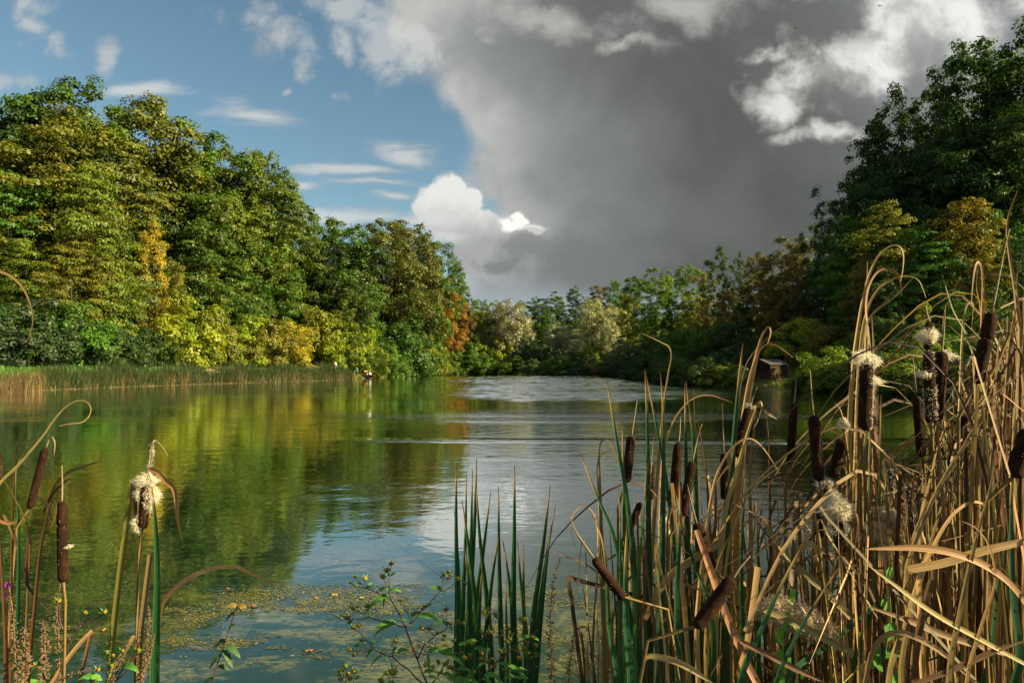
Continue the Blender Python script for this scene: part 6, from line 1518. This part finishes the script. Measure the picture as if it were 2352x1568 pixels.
# small yellow beggarticks at the lower left, measured in the 2352 scale
def small_tick(label, Y, pts, tips, leaves, root_px):
    root = bankpt(root_px, Y); o = thing('beggartick_plant', root, label, 'wildflower'); g = Geo(); r = random.Random(len(label) + 4)
    W_ = lambda p: Q(*p, Y) - root
    for line in pts: g.tube(catmull([W_(p) for p in line], 9), .0022, 5, False)
    g.tube([W_(pts[0][0]), Vector((0, 0, 0))], .003, 5, False); part('stem', g.mesh('stem', M_PSTEM), o)
    for p, k, s in tips:
        h = part('flower_head', head_mesh(k == 'y')[0], o, W_(p)); h.rotation_euler = (r.uniform(-.5, .5), r.uniform(-.5, .5), 0); h.scale = (s, s, s); part('bracts', head_mesh(k == 'y')[1], h)
    for p, ang, L in leaves:
        a = math.radians(ang); leaf_obj(W_(p), Vector((math.cos(a), r.uniform(-.4, .4), math.sin(a) + .15)), L * scale_at(Y), L * .32 * scale_at(Y), o, M_PLEAF)
small_tick('low beggartick with yellow heads among dry spikes at lower left', 2.2, [[(120, 1590), (150, 1500), (175, 1450), (195, 1415)], [(165, 1470), (140, 1430), (138, 1385)], [(175, 1450), (205, 1425), (240, 1408)], [(120, 1590), (70, 1560), (40, 1540)]],
    [((195, 1408), 'y', .9), ((138, 1380), 'y', .9), ((243, 1405), 'y', .9), ((62, 1550), 'y', .9), ((40, 1535), 'y', .8), ((80, 1525), 'y', .8), ((30, 1578), 'y', .7)], [((100, 1570), 160, 60), ((100, 1560), 30, 50), ((175, 1460), 60, 40), ((150, 1500), 200, 50), ((70, 1550), 40, 60)], 120)
small_tick('beggartick with a few brown heads right of the leaning straws at lower left', 2.1, [[(250, 1600), (268, 1560), (285, 1530), (300, 1505)], [(250, 1600), (220, 1580), (205, 1555)], [(268, 1560), (292, 1540)], [(285, 1530), (318, 1500)]],
    [((318, 1496), 'b', 1.1), ((246, 1498), 'y', .8), ((262, 1505), 'y', .8), ((258, 1530), 'b', 1.0), ((228, 1537), 'b', .8), ((220, 1562), 'b', 1.2), ((240, 1578), 'b', 1.2), ((284, 1494), 'y', .8)], [((235, 1560), 150, 60), ((250, 1550), 60, 45), ((280, 1530), 20, 60), ((215, 1575), 190, 40)], 240)

# -- dead seed spikes and loosestrife
def seed_spike(label, line, Y, wpx, root_px, name='dead_seed_spike', flowers=()):
    root = bankpt(root_px, Y); o = thing(name, root, label, 'dry plant'); r = random.Random(int(line[0][0]))
    pts = [p - root for p in path(line, Y)]; sp = catmull(pts, 40); R = wpx * .5 * scale_at(Y)
    part('stem', Geo().tube([Vector((0, 0, 0))] + sp, .0018, 5, False).mesh('stem', M_SEED), o)
    g = Geo()
    for i, p in enumerate(sp):
        f = .45 + .55 * min(1, (len(sp) - i) / 14)
        for k in range(6):
            d = Vector((r.gauss(0, 1), r.gauss(0, 1), r.gauss(0, .6))).normalized(); q = p + d * R * f * r.uniform(.3, .9); s = R * f * r.uniform(.25, .5)
            e = d * s * 1.8; a = d.orthogonal().normalized() * s * .5; b = d.cross(a).normalized() * s * .5
            g.add([q - e * .5, q + a, q + b, q - a, q - b, q + e * .7], [(0, 1, 2), (0, 2, 3), (0, 3, 4), (0, 4, 1), (5, 2, 1), (5, 3, 2), (5, 4, 3), (5, 1, 4)])
    part('seed_heads', g.mesh('seed_heads', M_SEED, False), o)
    for x, y in flowers:
        c = Q(x, y, Y) - root; g = Geo()
        for k in range(6):
            a = 6.283 * k / 6; d = Vector((math.cos(a), -.4, math.sin(a))) * .011; s = Vector((-math.sin(a), 0, math.cos(a))) * .0035
            g.add([c, c + d * .6 - s, c + d, c + d * .6 + s], [(0, 1, 2, 3)])
        part('flower', g.mesh('flower', M_PURPLE, False), o)
seed_spike('dead knobbly dock spike with a thin curved tip right of the free green blades', [(1272, 1640), (1266, 1500), (1264, 1420), (1271, 1340), (1286, 1280)], 2.3, 20, 1270)
seed_spike('shorter dead knobbly spike with its tip bent right beside the stand', [(1305, 1640), (1307, 1540), (1318, 1460), (1330, 1440), (1345, 1438)], 2.3, 14, 1300)
seed_spike('purple loosestrife with two pink flowers at the left edge', [(42, 1640), (36, 1500), (32, 1420), (20, 1335)], 2.2, 20, 45, 'loosestrife', ((22, 1342), (15, 1364), (18, 1340), (12, 1366)))
seed_spike('dry loosestrife spike behind the double headed cattail', [(140, 1640), (136, 1480), (132, 1410), (133, 1370), (140, 1340)], 2.3, 18, 140)
seed_spike('dark dry spike at the lower left edge', [(52, 1640), (55, 1560), (58, 1490), (57, 1440)], 2.0, 26, 52)
seed_spike('grey dry spike with a pointed top between the leaning straws at lower left', [(100, 1640), (102, 1560), (104, 1490), (103, 1425)], 2.1, 24, 100)
seed_spike('dark dry spike leaning right beside the green stalk', [(300, 1640), (325, 1550), (345, 1500), (355, 1455)], 2.1, 14, 290)
seed_spike('dark dry spike leaning against the yellowing blade', [(240, 1640), (262, 1560), (285, 1500), (300, 1460)], 2.1, 14, 230)
seed_spike('small pale dry spike left of the green stalk', [(330, 1560), (338, 1480), (344, 1430), (342, 1390)], 2.25, 13, 325)
seed_spike('dark dry spike lying low along the bottom left edge', [(90, 1640), (130, 1570), (170, 1545), (220, 1535)], 2.0, 13, 85)

# -- willow sapling with few leaves
Y = 2.4; root = bankpt(470, Y); sap = thing('sapling', root, 'thin reddish sapling with few dark leaves and a yellow leaf at its tip', 'sapling')
sp = [p - root for p in path([(478, 1640), (495, 1540), (512, 1490), (528, 1440), (545, 1390)], Y)]
part('stem', Geo().tube([Vector((0, 0, 0))] + catmull(sp, 12), .0024, 5, False).mesh('stem', M_PSTEM), sap)
M_SLEAF = simple('sapling_leaf', (.022, .06, .016), (.04, .085, .02), 60, .45)
M_YLEAF = simple('yellowing_leaf', (.17, .13, .025), (.13, .06, .02), 40, .6)
for (x, y), ang, L, m_ in (((545, 1392), 150, 40, M_YLEAF), ((545, 1390), 20, 34, M_YLEAF), ((540, 1405), 200, 32, M_SLEAF), ((520, 1470), 185, 40, M_SLEAF), ((518, 1480), -10, 52, M_SLEAF), ((512, 1492), -35, 44, M_SLEAF), ((508, 1500), 215, 38, M_SLEAF), ((500, 1530), 10, 36, M_SLEAF), ((490, 1556), 190, 34, M_SLEAF), ((530, 1435), 30, 26, M_SLEAF)):
    a = math.radians(ang); leaf_obj(Q(x, y, Y) - root, Vector((math.cos(a), fr.uniform(-.4, .2), math.sin(a))), L * .75 * scale_at(Y), L * .36 * scale_at(Y), sap, m_)
# -- bindweed leaves climbing in the right stand
Y = 1.8; root = bankpt(1830, Y); vine = thing('bindweed', root, 'bright green ragged leaves climbing the straw at the bottom of the right stand', 'climbing plant')
M_VLEAF = simple('bindweed_leaf', (.07, .19, .015), (.12, .26, .03), 40, .5)
vp = [(1800, 1640), (1798, 1560), (1800, 1480), (1812, 1430), (1815, 1370)]
part('stem', Geo().tube([Vector((0, 0, 0))] + catmull([p - root for p in path(vp, Y)], 14), .0015, 5, False).mesh('stem', M_PLEAF), vine)
for x, y, ang, L in ((1816, 1380, 80, 36), (1812, 1400, 250, 40), (1800, 1440, 245, 38), (1796, 1480, 110, 40), (1796, 1490, 250, 42), (1800, 1540, 60, 38), (1798, 1550, 260, 36), (1815, 1420, 300, 26), (1840, 1560, 60, 30)):
    a = math.radians(ang); leaf_obj(Q(x, y, Y) - root, Vector((math.cos(a), fr.uniform(-.2, .2), math.sin(a))), L * scale_at(Y), L * .45 * scale_at(Y), vine, M_VLEAF, droop=.1)
Y = 1.75; root = bankpt(2070, Y); vine = thing('bindweed', root, 'darker ragged bindweed leaves low beside the thick green blade', 'climbing plant')
vp = [(2040, 1640), (2030, 1560), (2035, 1480), (2045, 1420), (2040, 1330)]
part('stem', Geo().tube([Vector((0, 0, 0))] + catmull([p - root for p in path(vp, Y)], 14), .0015, 5, False).mesh('stem', M_PLEAF), vine)
for x, y, ang, L in ((2040, 1330, 80, 34), (2034, 1400, 110, 32), (2036, 1470, 60, 50), (2030, 1490, 230, 54), (2030, 1540, 120, 50), (2034, 1550, -30, 54), (2032, 1510, 20, 46)):
    a = math.radians(ang); leaf_obj(Q(x, y, Y) - root, Vector((math.cos(a), fr.uniform(-.2, .2), math.sin(a))), L * scale_at(Y), L * .7 * scale_at(Y), vine, M_PLEAF, droop=.1)

# ------------------------------------------------------------------ floating weed and leaves
r = np.random.default_rng(12)
def weed(name, label, n, size, mat, cols, thr, seed, z):
    V = []; F = []; A = []; k = 0; cnt = 0; rr2 = random.Random(seed)
    while cnt < n:
        py = rr2.uniform(1340, 1540); px = rr2.uniform(60, 1440)
        edge_w = 1.0 - abs((py - 1425) / 130) ** 2.2
        q = Q(px, py, 1.0); d = q - Vector((0, 0, EYE)); t = EYE / -d.z; x, y = d.x * t, d.y * t
        f = mnoise.fractal(Vector((x * .8, y * 1.5, seed * .1)), .8, 2.0, 5) * .5 + .5
        side = 1.0 if px > 380 else .75
        if px > 1040: side *= .8
        if f * edge_w * side < thr * rr2.uniform(.85, 1.15): 
            if rr2.random() > .015 * max(edge_w, 0): cnt += .02; continue
        s = size * rr2.uniform(.4, 1.6); a = rr2.gauss(0, .7); c_, s_ = math.cos(a), math.sin(a); el = rr2.uniform(.10, .45)
        m = 5; pts = []
        for j in range(m):
            b = 6.283 * j / m; ux, uy = math.cos(b) * s * rr2.uniform(.6, 1.2), math.sin(b) * s * el * rr2.uniform(.6, 1.2)
            pts.append((x + ux * c_ - uy * s_, y + ux * s_ + uy * c_, z + rr2.uniform(0, .004)))
        V += pts; F.append(tuple(range(k, k + m))); k += m; A.append(rr2.random()); cnt += 1
    o = part(name, mesh_np(name, V, F, mat, False, A)); tag(o, label, 'pond weed', kind='stuff')
def weed_mat(name, stops):
    m, t = material(name); at = t.new('ShaderNodeAttribute', attribute_name='shade')
    out(t, principled(t, t.ramp(at.outputs['Fac'], stops), .5, .4)); return m
M_WEED = weed_mat('floating_weed', [(0, (.13, .125, .022)), (.5, (.20, .19, .035)), (.8, (.30, .26, .04)), (1, (.12, .06, .02))])
M_WEEDD = weed_mat('drowned_weed', [(0, (.035, .042, .022)), (.6, (.07, .075, .035)), (1, (.10, .09, .04))])
weed('drowned_pond_weed', 'dull olive mat of weed just under the surface at bottom centre', 7000, .020, M_WEEDD, None, .40, 3, .003)
weed('floating_pond_weed', 'yellow flecks of weed floating on the water at bottom centre', 9000, .0095, M_WEED, None, .49, 3, .008)
M_FL = weed_mat('fallen_leaf', [(0, (.36, .25, .03)), (.5, (.32, .16, .025)), (1, (.2, .08, .025))])
def floating_leaf(px, py, L, label, sh):
    d = Q(px, py, 1.0) - Vector((0, 0, EYE)); t = EYE / -d.z; x, y = d.x * t, d.y * t; a = fr.uniform(0, 6.28); V = []; n = 12
    for j in range(n):
        b = 6.283 * j / n; q = 1 + .25 * math.cos(5 * b); V.append((math.cos(b) * L * q, math.sin(b) * L * .65 * q, .012 + .006 * math.sin(3 * b)))
    o = part('fallen_leaf', mesh_np('fallen_leaf', V + [(0, 0, .010)], [(j, (j + 1) % n, n) for j in range(n)], M_FL, True, [sh] * n), None, (x, y, .004)); o.rotation_euler.z = a
    tag(o, label, 'leaf', 'fallen leaves afloat')
for a in ((557, 1396, .075, 'orange leaf afloat by the tip of the sapling', .5), (585, 1391, .07, 'red orange leaf afloat right of the sapling tip', .9), (525, 1352, .06, 'brown yellow leaf afloat under the arching brown blade', .8), (832, 1373, .06, 'bright yellow leaf afloat left of the tallest beggartick', 0),
          (770, 1366, .08, 'yellow leaf afloat at the far rim of the weed', .1), (728, 1374, .07, 'tan leaf afloat at the far rim of the weed', .6), (372, 1396, .05, 'orange leaf afloat beside the dark green stalk', .45), (240, 1447, .06, 'orange leaf afloat left of the yellowing blade', .5), (818, 1443, .055, 'yellow leaf afloat below the beggartick branches', 0), (710, 1495, .06, 'tan leaf afloat in the lower weed', .7)):
    floating_leaf(a[0], a[1], a[2] * .55, a[3], a[4])
